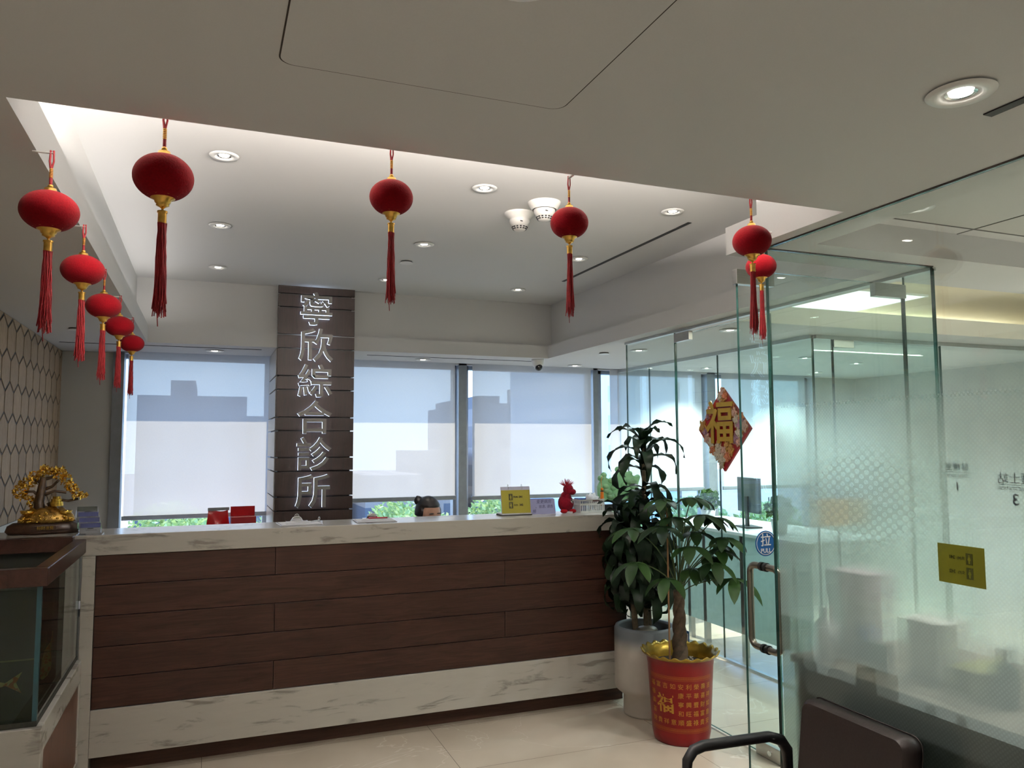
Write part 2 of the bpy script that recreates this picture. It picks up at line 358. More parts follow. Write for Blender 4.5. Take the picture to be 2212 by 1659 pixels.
# hexagonal oak tiles
W2 = 0.197
def clip(poly, z, keep_below):
    out = []
    for i in range(len(poly)):
        a, b = poly[i], poly[(i + 1) % len(poly)]
        ia, ib = ((a[1] <= z) == keep_below), ((b[1] <= z) == keep_below)
        if ia: out.append(a)
        if ia != ib:
            t = (z - a[1]) / (b[1] - a[1]); out.append((a[0] + t * (b[0] - a[0]), z))
    return out
mb = MB(); sd_ = W2 / math.sqrt(3)
row = 0; z = 2.13 - sd_ + 0.1706 * 2
while z > 1.0:
    k0 = 4.81 + (W2 / 2 if row % 2 else 0)
    y = k0 - W2 * 15
    while y < 6.6:
        r = sd_ - 0.0095
        poly = [(y + r * math.sin(PI / 3 * i), z + r * math.cos(PI / 3 * i)) for i in range(6)]
        poly = clip(clip(poly, 2.306, True), 1.185, False)
        poly = [(min(p[0], 6.465), p[1]) for p in poly]
        if len(poly) > 2 and min(p[0] for p in poly) < 6.46 and max(p[1] for p in poly) - min(p[1] for p in poly) > 0.01 and max(p[0] for p in poly) - min(p[0] for p in poly) > 0.01:
            mb.prism(poly, 0.003, 0.007, Matrix(((0, 0, 1, -1.02), (1, 0, 0, 0), (0, 1, 0, 0), (0, 0, 0, 1))))
        y += W2
    z -= 0.1706; row += 1
wt = sthing('wall_left')
MB().box(-1.02, -1.0165, 1.8, 6.468, 1.18, 2.309).build('tile_backing', DARK, wt)
mb.build('hexagon_tiles', HEXW, wt)

# ------------------------------------------------------------------ windows, blinds, outside
def window(n, x0, x1, zb=0.86):
    s = sthing('window_%d' % n)
    f = MB().box(x0, x1, 6.58, 6.66, zb, zb + 0.05).box(x0, x1, 6.58, 6.66, 2.28, 2.33).box(x0, x0 + 0.04, 6.58, 6.66, zb, 2.33).box(x1 - 0.04, x1, 6.58, 6.66, zb, 2.33)
    f.build('window_frame', FRAMEM, s)
    MB().box(x0 + 0.04, x1 - 0.04, 6.61, 6.622, zb + 0.05, 2.28).build('window_pane', WGLASS, s)
    MB().box(x0, x1, 6.50, 6.58, zb, zb + 0.025).build('window_sill', WHITE, s)
    return s
window(1, -0.675, 0.46); window(2, 0.98, 2.06); window(3, 2.12, 3.40); window(4, 3.46, 4.66, 0.55); window(5, 4.76, 6.0, 0.55)
for i, (x0, x1) in enumerate(((2.045, 2.125), (3.375, 3.43), (4.66, 4.76))):
    struct(MB().box(x0, x1, 6.50, 6.66, 0.5, 2.33).build('trim_%d' % (i + 1), FRAMEM, bevel=0.004))
struct(MB().box(-0.675, -0.60, 6.44, 6.58, 0.5, 2.31).build('trim_4', mat('grey_jamb', S(120, 124, 126), 0.5)))
struct(MB().box(-0.66, 6.0, 6.37, 6.49, 2.385, 2.41).build('trim_5', FRAMEM))
BL = [(-0.575, 0.47, 1.055, 'wide roller blind between the grey wall and the dark column'), (0.995, 2.00, 1.135, 'roller blind right of the dark column with gap at its bottom'),
      (2.16, 3.33, 1.125, 'roller blind behind the yellow flip sign'), (3.53, 4.56, 1.15, 'roller blind behind glass, left of the two beyond the partition'),
      (4.80, 5.86, 1.15, 'roller blind behind glass, right of the two beyond the partition')]
for x0, x1, zb, lab in BL:
    b = thing('roller_blind', lab, 'blind', ((x0 + x1) / 2, 6.46, 0), 0, 'roller blinds on the back windows')
    h = (x1 - x0) / 2
    MB().add([(-h, 0, zb + 0.03), (h, 0, zb + 0.03), (h, 0, 2.34), (-h, 0, 2.34)], [(0, 1, 2, 3)]).build('fabric', BLIND, b)
    MB().box(-h - 0.01, h + 0.01, -0.012, 0.012, zb, zb + 0.035).build('bottom_rail', FRAMEM, b, bevel=0.004)
    MB().cyl((-h, 0.0, 2.35), 0.022, 2 * h, 16, axis='X').build('roller_tube', FRAMEM, b)
# overhang of the facade that shades the upper part of the blinds
struct(MB().box(-4, 9, 6.72, 6.93, 2.335, 2.75).build('wall_facade', WALLP))
CONC = mat('pale_city_concrete', S(150, 152, 156), 0.8, var=0.1, scale=0.3)
CONC2 = mat('tan_city_concrete', S(168, 160, 150), 0.8, var=0.1, scale=0.3)
def gridwall(name, wall, glass, px, pz):
    m = bpy.data.materials.new(name); t, out = nodes(m); b = N(t, 'BsdfPrincipled', Roughness=0.6)
    s = N(t, 'SeparateXYZ'); L(t, coords(t), s.inputs[0])
    def cell(sock, p, fr):
        d = N(t, 'Math', _operation='DIVIDE'); d.inputs[1].default_value = p; L(t, sock, d.inputs[0])
        f = N(t, 'Math', _operation='FRACT'); L(t, d.outputs[0], f.inputs[0]); g = N(t, 'Math', _operation='GREATER_THAN'); g.inputs[1].default_value = fr; L(t, f.outputs[0], g.inputs[0]); return g.outputs[0]
    mu = N(t, 'Math', _operation='MULTIPLY'); L(t, cell(s.outputs[0], px, 0.35), mu.inputs[0]); L(t, cell(s.outputs[2], pz, 0.45), mu.inputs[1])
    mx = N(t, 'Mix', _data_type='RGBA'); L(t, mu.outputs[0], mx.inputs[0]); mx.inputs[6].default_value = rgba(wall); mx.inputs[7].default_value = rgba(glass)
    L(t, mx.outputs[2], b.inputs['Base Color']); L(t, b.outputs[0], out.inputs[0]); return m
BW1 = gridwall('office_facade', S(120, 122, 126), S(80, 90, 105), 3.0, 3.2); BW2 = gridwall('tan_facade', S(150, 142, 134), S(90, 96, 106), 2.4, 3.0)
BW3 = gridwall('glass_tower', S(205, 222, 230), S(175, 205, 220), 1.4, 1.6)
def building(label, boxes, m):
    b = thing('building', label, 'building', (0, 0, 0), 0, 'buildings seen through the blinds')
    for i, (x0, x1, y0, y1, z1) in enumerate(boxes): MB().box(x0, x1, y0, y1, -14, z1).build('tower_block', m, b)
building('grey stepped office block silhouetted behind the left blind', [(-4.7, 2.6, 60, 75, 5.25), (-2.65, -0.95, 62, 72, 6.5), (2.6, 9.5, 61, 74, 3.87)], BW1)
building('low grey block silhouetted behind the blind right of the column', [(11, 15.5, 58, 70, -0.6), (16.5, 19.6, 60, 72, 1.2)], BW2)
building('grey tower with narrow crown silhouetted left in the third blind', [(20.4, 23.1, 60, 75, 5.1), (20.9, 22.8, 61, 74, 5.75), (23.1, 24.5, 60, 75, 3.0)], BW1)
building('tall block silhouetted right in the third blind', [(27.3, 28.5, 60, 74, 5.7), (28.5, 40, 60, 74, 7.3), (24.5, 27.3, 62, 74, 1.6)], BW2)
building('pale gridded glass tower seen in the gap beside the partition', [(24, 31, 34, 50, 14)], BW3) if False else None
building('pale gridded glass tower seen through the narrow bare pane', [(19.5, 24.5, 37, 50, 7.5)], BW3)
struct(MB().box(-300, 300, 7.5, 500, -14.2, -14).build('ground', mat('street_asphalt', S(150, 150, 150), 0.9)))
TREEM = leaf_mat('street_tree_leaves', S(130, 160, 100), S(190, 208, 140)); TRUNKM = mat('tree_bark', S(80, 64, 50), 0.9)
def cluster(c, r, n, size, seed):
    rnd = random.Random(seed); mb = MB()
    for _ in range(n):
        d = Vector((rnd.gauss(0, 1), rnd.gauss(0, 1), rnd.gauss(0, 1))).normalized(); p = Vector(c) + Vector((d.x * r[0], d.y * r[1], d.z * r[2])) * (0.55 + 0.45 * rnd.random())
        a = Vector((rnd.gauss(0, 1), rnd.gauss(0, 1), rnd.gauss(0, 1))).normalized(); b = a.orthogonal().normalized() * size; e = a.cross(b).normalized() * size * 0.5
        mb.add([p - b, p - e, p + b, p + e], [(0, 1, 2, 3)])
    return mb
proto = None
TREES = [(-5.0 + 4.5 * k, 32.0, 'front') for k in range(8)] + [(-7.0 + 5.4 * k, 39.5 if k < 5 else 31.0, 'back') for k in range(5)]
for i, (x, y, rw) in enumerate(TREES):
    if proto is None:
        proto = thing('street_tree', '', 'tree', (0, 0, 0), 0, 'street trees below the blinds')
        cluster((0, 0, 0), (3.1, 2.6, 2.5), 1700, 0.24, 3).build('crown', TREEM, proto)
        MB().tube([(0, 0, -17), (0.2, 0, -7), (0, 0, -1)], [0.35, 0.25, 0.12]).build('trunk', TRUNKM, proto); t_ = proto
    else: t_ = dup(proto)
    t_.location = (x, y, -2.75 + 0.25 * math.sin(2.3 * i)); t_.scale = (0.66, 0.66, 0.66); t_.rotation_euler = (0, 0, i * 1.3)
    t_['label'] = 'leafy green street tree outside below the blinds, %s row, number %s from the left' % (rw, ('one', 'two', 'three', 'four', 'five', 'six', 'seven', 'eight')[i if i < 8 else i - 8])

# ------------------------------------------------------------------ ceiling fittings
def downlight(p, label, power, group, k=1.0, ang=1.15, col=(1.0, 0.92, 0.86)):
    o = thing('downlight', label, 'ceiling light', p, 0, group)
    MB().lathe((0, 0, 0), [(0.020 * k, 0.003), (0.032 * k, -0.001), (0.034 * k, -0.004), (0.052 * k, -0.005), (0.057 * k, 0.0)], 32).build('trim_ring', WHITE, o)
    MB().lathe((0, 0, 0), [(0.026 * k, -0.0008), (0.019 * k, 0.0022)], 32).build('reflector', CHROME, o)
    MB().cyl((0, 0, -0.0005), 0.019 * k, 0.003, 24).build('lamp_face', BULB, o)
    spot((p[0], p[1], p[2] - 0.02), power, ang, 0.7, col)
    return o
rows = ('nearest', 'middle', 'farthest'); cols = ('left', 'middle', 'right')
for i, x in enumerate((0.032, 1.135, 2.128)):
    for j, y in enumerate((3.22, 4.27, 5.29)):
        downlight((x, y, ZT - 0.004), 'round recessed downlight in the raised ceiling, %s row, %s in that row' % (cols[i], rows[j]), (20.0, 12.0, 12.0)[j], 'downlights in the raised ceiling', col=(1.0, 0.94, 0.88))
for p, lab, pw in (((1.40, 1.075), 'large bright downlight in the near soffit beside the dark slot', 30), ((0.427, 1.03), 'downlight inside the ceiling hatch at the top edge', 30),
                   ((2.995, 5.02), 'soffit downlight beyond the glass above the tall plant', 30), ((2.996, 3.93), 'soffit downlight beyond the glass door top bracket', 30), ((3.03, 6.18), 'small soffit downlight right of the dome camera', 9),
                   ((1.63, 6.155), 'soffit downlight just right of the dark column above the blind', 6), ((0.03, 6.09), 'soffit downlight left of the dark column above the blind', 6)):
    downlight((p[0], p[1], ZC - 0.004), lab, pw, 'downlights in the soffit', 1.15, ang=2.3 if p[0] > 2.5 and p[1] < 6 else 1.0, col=(0.86, 0.95, 1.0) if p[0] > 2.5 else (1.0, 0.92, 0.86))
for p, q in (((-0.6, -2.0), 'far row, left'), ((0.45, -2.0), 'far row, middle'), ((1.5, -2.0), 'far row, right'), ((-0.6, -1.0), 'near row, left'), ((0.45, -1.0), 'near row, middle'), ((1.5, -1.0), 'near row, right'), ((-0.5, 0.0), 'overhead, left'), ((0.4, 0.05), 'overhead, middle')): downlight((p[0], p[1], ZC - 0.004), 'added fill downlight, unseen behind or above the viewer, ' + q, 68, 'added fill lights behind the viewer')  # unseen downlights added as fill for the soffit and counter front
for p, q in (((4.3, 6.0), 'far left'), ((4.55, 5.0), 'near left'), ((5.3, 5.2), 'near right'), ((5.6, 6.0), 'far right')): downlight((p[0], p[1], ZC - 0.004), 'small downlight in the room beyond the second glass wall, ' + q, 130, 'downlights beyond the second glass wall', ang=2.2, col=(0.95, 1.0, 1.0))
downlight((2.26, 1.92, ZL - 0.004), 'downlight in the ceiling behind the frosted glass', 60, 'downlight behind frosted glass', ang=2.2)
for p, q in (((3.6, 0.9), 'nearer the viewer'), ((3.6, 1.7), 'farther of the two'), ((4.5, 1.3), 'by the side wall')): downlight((p[0], p[1], ZL - 0.004), 'added fill downlight deep in the room behind the frosted glass, ' + q, 160, 'downlight behind frosted glass', ang=2.3, col=(1.0, 0.98, 0.94))  # lamps added to brighten the room seen through the frosting
# cove strip above the near edge of the opening
COVE = emission('cove_led', (1.0, 0.86, 0.70), 5.0)
s_ = thing('cove_light_strip', 'warm light strip hidden behind the near edge of the ceiling opening', 'light strip', (0.7, 1.716, ZL + 0.0005))
MB().box(-1.08, 1.08, -0.012, 0.012, 0, 0.01).build('strip_body', WHITE, s_); MB().box(-1.08, 1.08, -0.008, 0.008, 0.01, 0.014).build('strip_glow', COVE, s_)
area((0.7, 1.745, ZL + 0.010), 2.16, 0.012, 330.0, (1.0, 0.90, 0.82), (0, 0.0, 1))
struct(MB().box(-0.47, 1.875, 1.782, 1.79, ZL, ZL + 0.0155).build('ceiling', PAINT))  # upstand added to keep the strip's direct light off the far beam
area((-0.445, 3.8, ZL + 0.012), 0.012, 3.7, 4.5, (1.0, 0.94, 0.90), (0, 0, 1))
struct(MB().box(-0.41, -0.402, 1.80, 5.75, ZL, ZL + 0.018).build('ceiling', PAINT))  # added shielding lip that cuts the low rays of the left strip
for p_, hx, hy, lab in (((-0.455, 3.8, ZL + 0.0005), 0.006, 1.85, 'cool light strip hidden on the left ledge of the ceiling opening'),):
    s_ = thing('cove_light_strip', lab, 'light strip', p_)
    MB().box(-hx, hx, -hy, hy, 0, 0.003).build('strip_body', WHITE, s_); MB().box(-hx * 0.6, hx * 0.6, -hy, hy, 0.003, 0.005).build('strip_glow', emission('dim_cove_led', (1.0, 0.95, 0.95), 2.0), s_)
# slots and covers
def ceil_item(name, label, cat, mb, m, loc, group=None): o = mb.build(name, m, None, loc=loc); return tag(o, label, cat, group)
ceil_item('slot_diffuser', 'long black linear air slot in the raised ceiling, right side', 'air vent', MB().box(-0.011, 0.011, -0.78, 0.78, -0.003, 0.001), SLOT, (2.325, 4.14, ZT))
ceil_item('slot_diffuser', 'short black linear air slot in the near soffit at the right edge', 'air vent', MB().box(-0.013, 0.013, -0.7, 0.0, -0.003, 0.001), SLOT, (1.555, 1.135, ZC))
ceil_item('slot_diffuser', 'thin dark slot in the back soffit left of the column', 'air vent', MB().box(-0.66, 0.64, -0.004, 0.004, -0.003, 0.001), SLOT, (-0.29, 5.93, ZC))
ceil_item('slot_diffuser', 'thin dark slot in the back soffit right of the column', 'air vent', MB().box(-0.72, 0.70, -0.004, 0.004, -0.003, 0.001), SLOT, (1.86, 6.0, ZC))
def cover(p, lab):
    o = thing('sprinkler_cover', lab, 'sprinkler cover', p, 0, 'round sprinkler covers')
    MB().cyl((0, 0, -0.012), 0.042, 0.004, 28).build('cover_plate', WHITE, o, bevel=0.0015); MB().cyl((0, 0, -0.008), 0.036, 0.009, 24).build('shadow_gap', SLOT, o)
cover((1.141, 4.726, ZT), 'white round sprinkler cover in the raised ceiling behind the second lantern'); cover((2.829, 5.259, ZC), 'white round sprinkler cover in the soffit above the tall plant')
cover((-0.755, 5.22, ZC), 'round sprinkler cover in the left soffit behind a lantern tassel')
# ceiling hatch
h = thing('ceiling_hatch', 'square rounded ceiling hatch with thin dark gap in the near soffit', 'ceiling hatch', (0.392, 1.155, ZC))
def rrect(a, r, n=8):
    return [(sx * (a - r) + r * math.cos(t), sy * (a - r) + r * math.sin(t)) for (sx, sy, t0) in ((1, 1, 0), (-1, 1, PI / 2), (-1, -1, PI), (1, -1, 1.5 * PI)) for t in [t0 + PI / 2 * k / n for k in range(n + 1)]]
MB().prism(rrect(0.2895, 0.03), -0.0008, 0.0005, Matrix.Identity(4)).build('hatch_gap', mat('brown_gap', S(60, 52, 46), 0.8), h)
MB().prism(rrect(0.2865, 0.028), -0.0016, 0.0005, Matrix.Identity(4)).build('hatch_panel', PAINT, h)
# smoke detectors
def detector(p, lab, wide):
    o = thing('smoke_detector', lab, 'smoke detector', p, 0, 'smoke detectors'); o.scale = (0.80, 0.80, 0.80)
    pr = [(0.10, 0), (0.098, -0.008), (0.074, -0.045)] if wide else [(0.095, 0), (0.094, -0.012), (0.082, -0.016), (0.080, -0.026), (0.062, -0.034), (0.060, -0.045)]
    MB().lathe((0, 0, 0), pr, 40).build('base', MATS['PLASTIC'], o)
    MB().lathe((0, 0, 0), [(0.064, -0.045), (0.064, -0.058), (0.048, -0.088), (0.0, -0.088)], 40).build('housing', MATS['PLASTIC'], o)
    v = MB()
    for k in range(14):
        for zz, rr in ((-0.091, 0.047), (-0.101, 0.041)):
            a = 2 * PI * k / 14; v.box(-0.006, 0.006, -0.003, 0.003, -0.0035, 0.0035, Matrix.Translation((rr * math.cos(a), rr * math.sin(a), zz)) @ Matrix.Rotation(a + PI / 2, 4, 'Z') @ Matrix.Rotation(0.5, 4, 'X'))
    v.build('vent_slots', SLOT, o)
    MB().lathe((0, 0, 0), [(0.046, -0.088), (0.044, -0.095), (0.038, -0.105), (0.028, -0.112), (0, -0.114)], 32).build('sensor_cap', MATS['PLASTIC'], o)
    MB().box(-0.02, -0.004, -0.0005, 0.0005, -0.004, 0.004, Matrix.Translation((0, -0.062, -0.065)) @ Matrix.Rotation(-0.5, 4, 'X')).build('label_mark', SLOT, o)
detector((1.43, 3.53, ZT), 'white smoke detector with ringed base, left and lower of the two', False); detector((1.478, 3.33, ZT), 'white smoke detector with smooth cone base, right and higher of the two', True)
# dome camera
c_ = thing('security_camera', 'small white dome security camera with black eye under the soffit', 'security camera', (2.53, 5.86, ZC))
MB().lathe((0, 0, 0), [(0, 0), (0.052, 0), (0.052, -0.014), (0.046, -0.045), (0.036, -0.06), (0.0, -0.06)], 32).build('housing', WHITE, c_)
MB().ball((0, -0.012, -0.058), 0.036, 20, 12).build('eyeball', WHITE, c_); MB().ball((0, -0.018, -0.064), 0.033, 20, 12).build('lens_window', mat('black_gloss', (0.01, 0.01, 0.012), 0.08), c_)

# ------------------------------------------------------------------ column with lit characters
co = sthing('trim_6')
Z0 = [0.0] ; g = [2.704, 2.606, 2.407, 2.307, 2.106, 2.007, 1.808, 1.711, 1.52, 1.422, 1.241, 1.143, 0.95, 0.85, 0.65, 0.55, 0.35, 0.25]
edges = [ZT] + g + [0.0]
mb = MB(); sidep = MB()
for a, b in zip(edges[:-1], edges[1:]):
    z1, z0 = a - (0.005 if a != ZT else 0.0), b + 0.005
    mb.box(0.447, 0.995, 5.74, 5.765, max(z0, 0), z1)
    if b < 2.30:
        zz1 = min(z1, ZC); sidep.box(0.441, 0.455, 5.764, 6.42, max(z0, 0), zz1).box(0.981, 0.995, 5.764, 6.42, max(z0, 0), zz1)
mb.build('front_planks', COLW, co); sidep.build('side_planks', COLSIDE, co)
MB().box(0.465, 0.975, 5.765, 6.45, 0, ZC).box(0.465, 0.975, 5.765, 5.79, ZC, ZT).build('column_core', DARK, co)
LEDW = emission('sign_led', (0.62, 0.76, 1.0), 5.0); SIGNF = mat('sign_grey_metal', S(138, 136, 132), 0.4, 0.4)
nm = ('topmost', 'second from top', 'third from top', 'fourth from top', 'fifth from top', 'lowest')
for i, ch in enumerate('寧欣綜合診所'):
    cz = 2.585 - 0.2625 * i - 0.01
    t_ = thing('lit_character', 'backlit grey metal character on the dark column, %s of the six' % nm[i], 'sign letter', (0.712 - 0.001 * i, 5.74, cz), 0, 'backlit characters on the dark column')
    text('character_face', ch, 0.252, TM(FRONT, 0, -0.046, 0), SIGNF, t_, ext=0.009, offset=0.0028)
    text('character_glow', ch, 0.252, TM(FRONT, 0, -0.029, 0), LEDW, t_, ext=0.007, offset=0.0028)

# ------------------------------------------------------------------ lanterns
def lantern():
    o = thing('lantern', '', 'lantern', (0, 0, 0), 0, 'red velvet lanterns hanging from the ceiling opening')   # unit: diameter 1, origin at body centre
    U = 0.112; q = lambda v: v * U
    MB().tube([(q(-0.02), 0, q(1.22)), (q(-0.03), 0, q(1.0)), (0, 0, q(0.82)), (0, 0, q(0.5))], [q(0.018), q(0.02), q(0.028), q(0.03)], 8).tube([(q(0.03), 0, q(1.22)), (q(0.035), 0, q(1.0)), (0, 0, q(0.82))], q(0.017), 8).build('cord', REDT, o)
    k = MB()
    for i in range(6): k.ball((0, 0, q(0.68 + i * 0.032)), (q(0.036), q(0.036), q(0.02)), 10, 6)
    k.build('cord_wrap', GOLD, o)
    MB().ball((0, 0, q(0.49)), q(0.05), 14, 8).build('bead', GOLD, o)
    MB().lathe((0, 0, 0), [(0, q(0.46)), (q(0.1), q(0.45)), (q(0.115), q(0.40)), (q(0.13), q(0.385)), (q(0.24), q(0.335)), (q(0.25), q(0.32))], 28, fn=lambda j, a, r, z: (r * (1 + (0.05 * math.cos(14 * a) if j == 5 else 0)), z)).build('top_cap', GOLD, o)
    def body(d, v):
        z = v.z; s = 1 + 0.004 * math.cos(8 * math.atan2(d.y, d.x)); return Vector((v.x * s, v.y * s, z))
    MB().ball((0, 0, 0), (q(0.5), q(0.5), q(0.40)), 48, 24, body).build('globe', RED, o)
    c = MB()
    c.lathe((0, 0, 0), [(q(0.23), q(-0.325)), (q(0.2), q(-0.37)), (q(0.14), q(-0.40)), (q(0.13), q(-0.44)), (q(0.1), q(-0.47)), (q(0.11), q(-0.49)), (q(0.05), q(-0.52)), (q(0.02), q(-0.55))], 28)
    for i in range(16):
        a = 2 * PI * i / 16; cx, cy = math.cos(a), math.sin(a)
        ring = []
        for t in range(8):
            u = 2 * PI * t / 8; rr = q(0.285) + q(0.035) * math.cos(u); s_ = q(0.05) * math.sin(u)
            ring.append((rr * cx - s_ * cy, rr * cy + s_ * cx, q(-0.305) + q(0.03) * math.cos(u)))
        c.tube(ring, q(0.011), 5, True)
    c.build('bottom_cap', GOLD, o)
    MB().cyl((0, 0, q(-0.80)), q(0.072), q(0.20), 20).cyl((0, 0, q(-0.62)), q(0.085), q(0.03), 20).cyl((0, 0, q(-0.60)), q(0.02), q(0.07), 8).build('tassel_collar', GOLD, o)
    rnd = random.Random(5); tb = MB()
    for i in range(90):
        a = rnd.random() * 2 * PI; r0 = q(0.065) * math.sqrt(rnd.random()); r1 = q(0.125) * math.sqrt(rnd.random()) ; ln = 1.35 + 0.28 * rnd.random() + (0.15 if rnd.random() < 0.04 else 0)
        pts = []
        for s in range(6):
            t = s / 5.0; r = r0 + (r1 - r0) * t ** 1.3; w_ = q(0.012) * math.sin(9 * t + i)
            pts.append((r * math.cos(a) + w_, r * math.sin(a) + w_, q(-0.79) - q(ln) * t))
        tb.tube(pts, q(0.0085), 4)
    tb.build('tassel', REDT, o)
    return o
lan0 = lantern()
LN = [((-0.106, 1.83, 2.193), 0.1257, 'largest red lantern, leftmost of four along the near edge of the opening'), ((0.403, 1.83, 2.206), 0.106, 'second red lantern from the left along the near edge'),
      ((0.885, 1.83, 2.192), 0.102, 'third red lantern along the near edge, below the smoke detectors'), ((1.482, 1.83, 2.199), 0.112, 'rightmost red lantern of the near edge, in front of a smaller one'),
      ((1.752, 2.12, 2.208), 0.102, 'small red lantern hanging behind the rightmost near one'),
      ((-0.362, 2.062, 2.156), 0.127, 'nearest and lowest left red lantern on the left face of the opening'), ((-0.362, 2.593, 2.129), 0.120, 'second nearest red lantern on the left face'),
      ((-0.362, 3.096, 2.106), 0.117, 'middle red lantern of five on the left face'), ((-0.362, 3.631, 2.110), 0.1147, 'second farthest red lantern on the left face'), ((-0.362, 4.216, 2.110), 0.1123, 'farthest and smallest looking red lantern on the left face')]
for i, (p, dia, lab) in enumerate(LN):
    o = lan0 if i == 0 else dup(lan0)
    o.location = p; s = dia / 0.112; o.scale = (s, s, s * (1.03 if i < 5 else 0.95)); o['label'] = lab; o.rotation_euler = (0, 0, 0)
    zt = p[2] + 1.215 * dia * (1.03 if i < 5 else 0.95)
    if p[0] < -0.3: hk = MB().cyl((-0.403, p[1], zt - 0.006), 0.0022, 0.044, 8, axis='X')
    elif p[0] > 1.7: hk = MB().cyl((1.752, p[1], zt - 0.004), 0.0035, 0.049, 8, axis='X')
    else: hk = MB().tube([(p[0], 1.79, zt - 0.004), (p[0], 1.83, zt - 0.004)], 0.0035, 8)
    tag(hk.build('lantern_hook', WHITE), 'white hook holding the lantern that is ' + ('leftmost of the near edge', 'second on the near edge', 'third on the near edge', 'rightmost on the near edge', 'small, behind the rightmost', 'nearest on the left face', 'second nearest on the left face', 'middle on the left face', 'second farthest on the left face', 'farthest on the left face')[i], 'hook', 'hooks of the lanterns')

# ------------------------------------------------------------------ reception counter
ct = thing('reception_counter', 'long reception counter with white marble top and dark walnut planks', 'reception counter', (0, 0, 0))
XR = 2.487
MB().box(-1.015, XR, 4.36, 4.70, 1.065, 1.165).build('counter_top', MARBLE, ct, bevel=0.003)
MB().box(-0.562, -0.503, 4.36, 4.70, 0.0, 1.064).build('end_panel', MARBLE, ct, bevel=0.002)
MB().box(-0.502, XR, 4.36, 4.69, 0.095, 0.319).build('lower_panel', MARBLE, ct, bevel=0.002)
MB().box(-0.50, XR, 4.44, 4.68, 0.0, 0.094).build('plinth', TOEK, ct)
pk = MB(); ph = (1.065 - 0.319) / 5
for r in range(5):
    z0 = 0.3195 + r * ph; js = [-0.502, 0.352, XR] if r in (0, 2, 4) else [-0.502, 1.665, XR]
    for a, b in zip(js[:-1], js[1:]):
        pk.box(a + 0.0015, b - 0.0015, 4.372, 4.40, z0 + 0.002, z0 + ph - 0.002)
        if b != XR: pk.box(b + 0.010, b + 0.012, 4.3718, 4.374, z0 + 0.002, z0 + ph - 0.002)
pk.build('front_planks', PLANK, ct, bevel=0.0008)
MB().box(-0.50, XR - 0.01, 4.40, 4.66, 0.3, 1.06).build('carcass', TOEK, ct)
MB().box(-1.015, XR - 0.2, 4.70, 4.95, 0.71, 0.75).box(-1.0, -0.96, 4.70, 4.95, 0, 0.71).box(XR - 0.26, XR - 0.22, 4.70, 4.95, 0, 0.71).build('work_surface', WHITE, ct)
# low cabinet under the windows, with the red snack bags
cb = thing('low_cabinet', 'long white low cabinet under the windows behind the counter', 'cabinet', (0, 0, 0))
MB().box(-0.62, 0.435, 5.98, 6.42, 0.04, 0.93).build('body', WHITE, cb, bevel=0.003)
for i in range(2):
    d = MB().box(-0.61 + i * 0.52, -0.10 + i * 0.52, 5.965, 5.979, 0.06, 0.91).build('door', WHITE, cb, bevel=0.002)
    MB().box(-0.16 + i * 0.10, -0.15 + i * 0.10, 5.945, 5.964, 0.6, 0.75).build('handle', STEEL, d)
REDP = mat('glossy_red_wrapper', S(190, 20, 28), 0.25, var=0.12, scale=30)
def bag(loc, w_, h_, label, rz, lean=0.0):
    o = thing('snack_bag', label, 'packet', loc, rz, 'red packets on the low cabinet')
    b = MB(); n = 8; g1 = []
    for sgn in (-1, 1):
        for j in range(n + 1):
            for i in range(n + 1):
                u, v = i / n, j / n; bul = math.sin(PI * u) * math.sin(PI * min(1, v * 1.05)) * 0.035
                g1.append(((u - 0.5) * w_ * (1 + 0.08 * math.sin(5 * v)), sgn * (bul + 0.002) + lean * v, v * h_ + 0.012 * math.sin(4 * u + 2)))
    fs = [(s * (n + 1) ** 2 + j * (n + 1) + i, s * (n + 1) ** 2 + j * (n + 1) + i + 1, s * (n + 1) ** 2 + (j + 1) * (n + 1) + i + 1, s * (n + 1) ** 2 + (j + 1) * (n + 1) + i) for s in (0, 1) for j in range(n) for i in range(n)]
    b.add(g1, fs, True).build('wrapper', REDP, o)
    MB().box(-w_ * 0.5, w_ * 0.5, -0.002, 0.002, h_ - 0.004, h_ + 0.018).build('seal_strip', mat('silver_foil', (0.6, 0.6, 0.6), 0.3, 0.9), o)
bag((0.085, 6.12, 0.937), 0.15, 0.20, 'tilted red shiny packet with silver seal, left of the red box', 0.15, 0.02)
bx = thing('red_box', 'dark red open gift box standing before the left blind', 'box', (0.255, 6.06, 0.93), 0.05)
bx.scale = (0.85, 1, 1.15)
MB().box(-0.10, 0.10, -0.05, 0.05, 0, 0.14).build('box_body', mat('dark_red_card', S(150, 12, 24), 0.4), bx, bevel=0.003); MB().box(-0.10, 0.10, 0.051, 0.055, 0.10, 0.20).build('lid_flap', REDP, bx)
def tissue(loc, label, s, name='crumpled_tissue'):
    rnd = random.Random(3); o = MB().ball((0, 0, s * 0.8), (s, s * 0.7, s), 14, 9, lambda d, v: v * (0.8 + 0.35 * math.sin(7 * d.x + 3) * math.sin(6 * d.z + 5 * d.y))).build(name, PAPER, None, loc=loc); return tag(o, label, 'tissue')
tissue((0.385, 6.12, 0.93), 'crumpled white tissue beside the red box', 0.042)

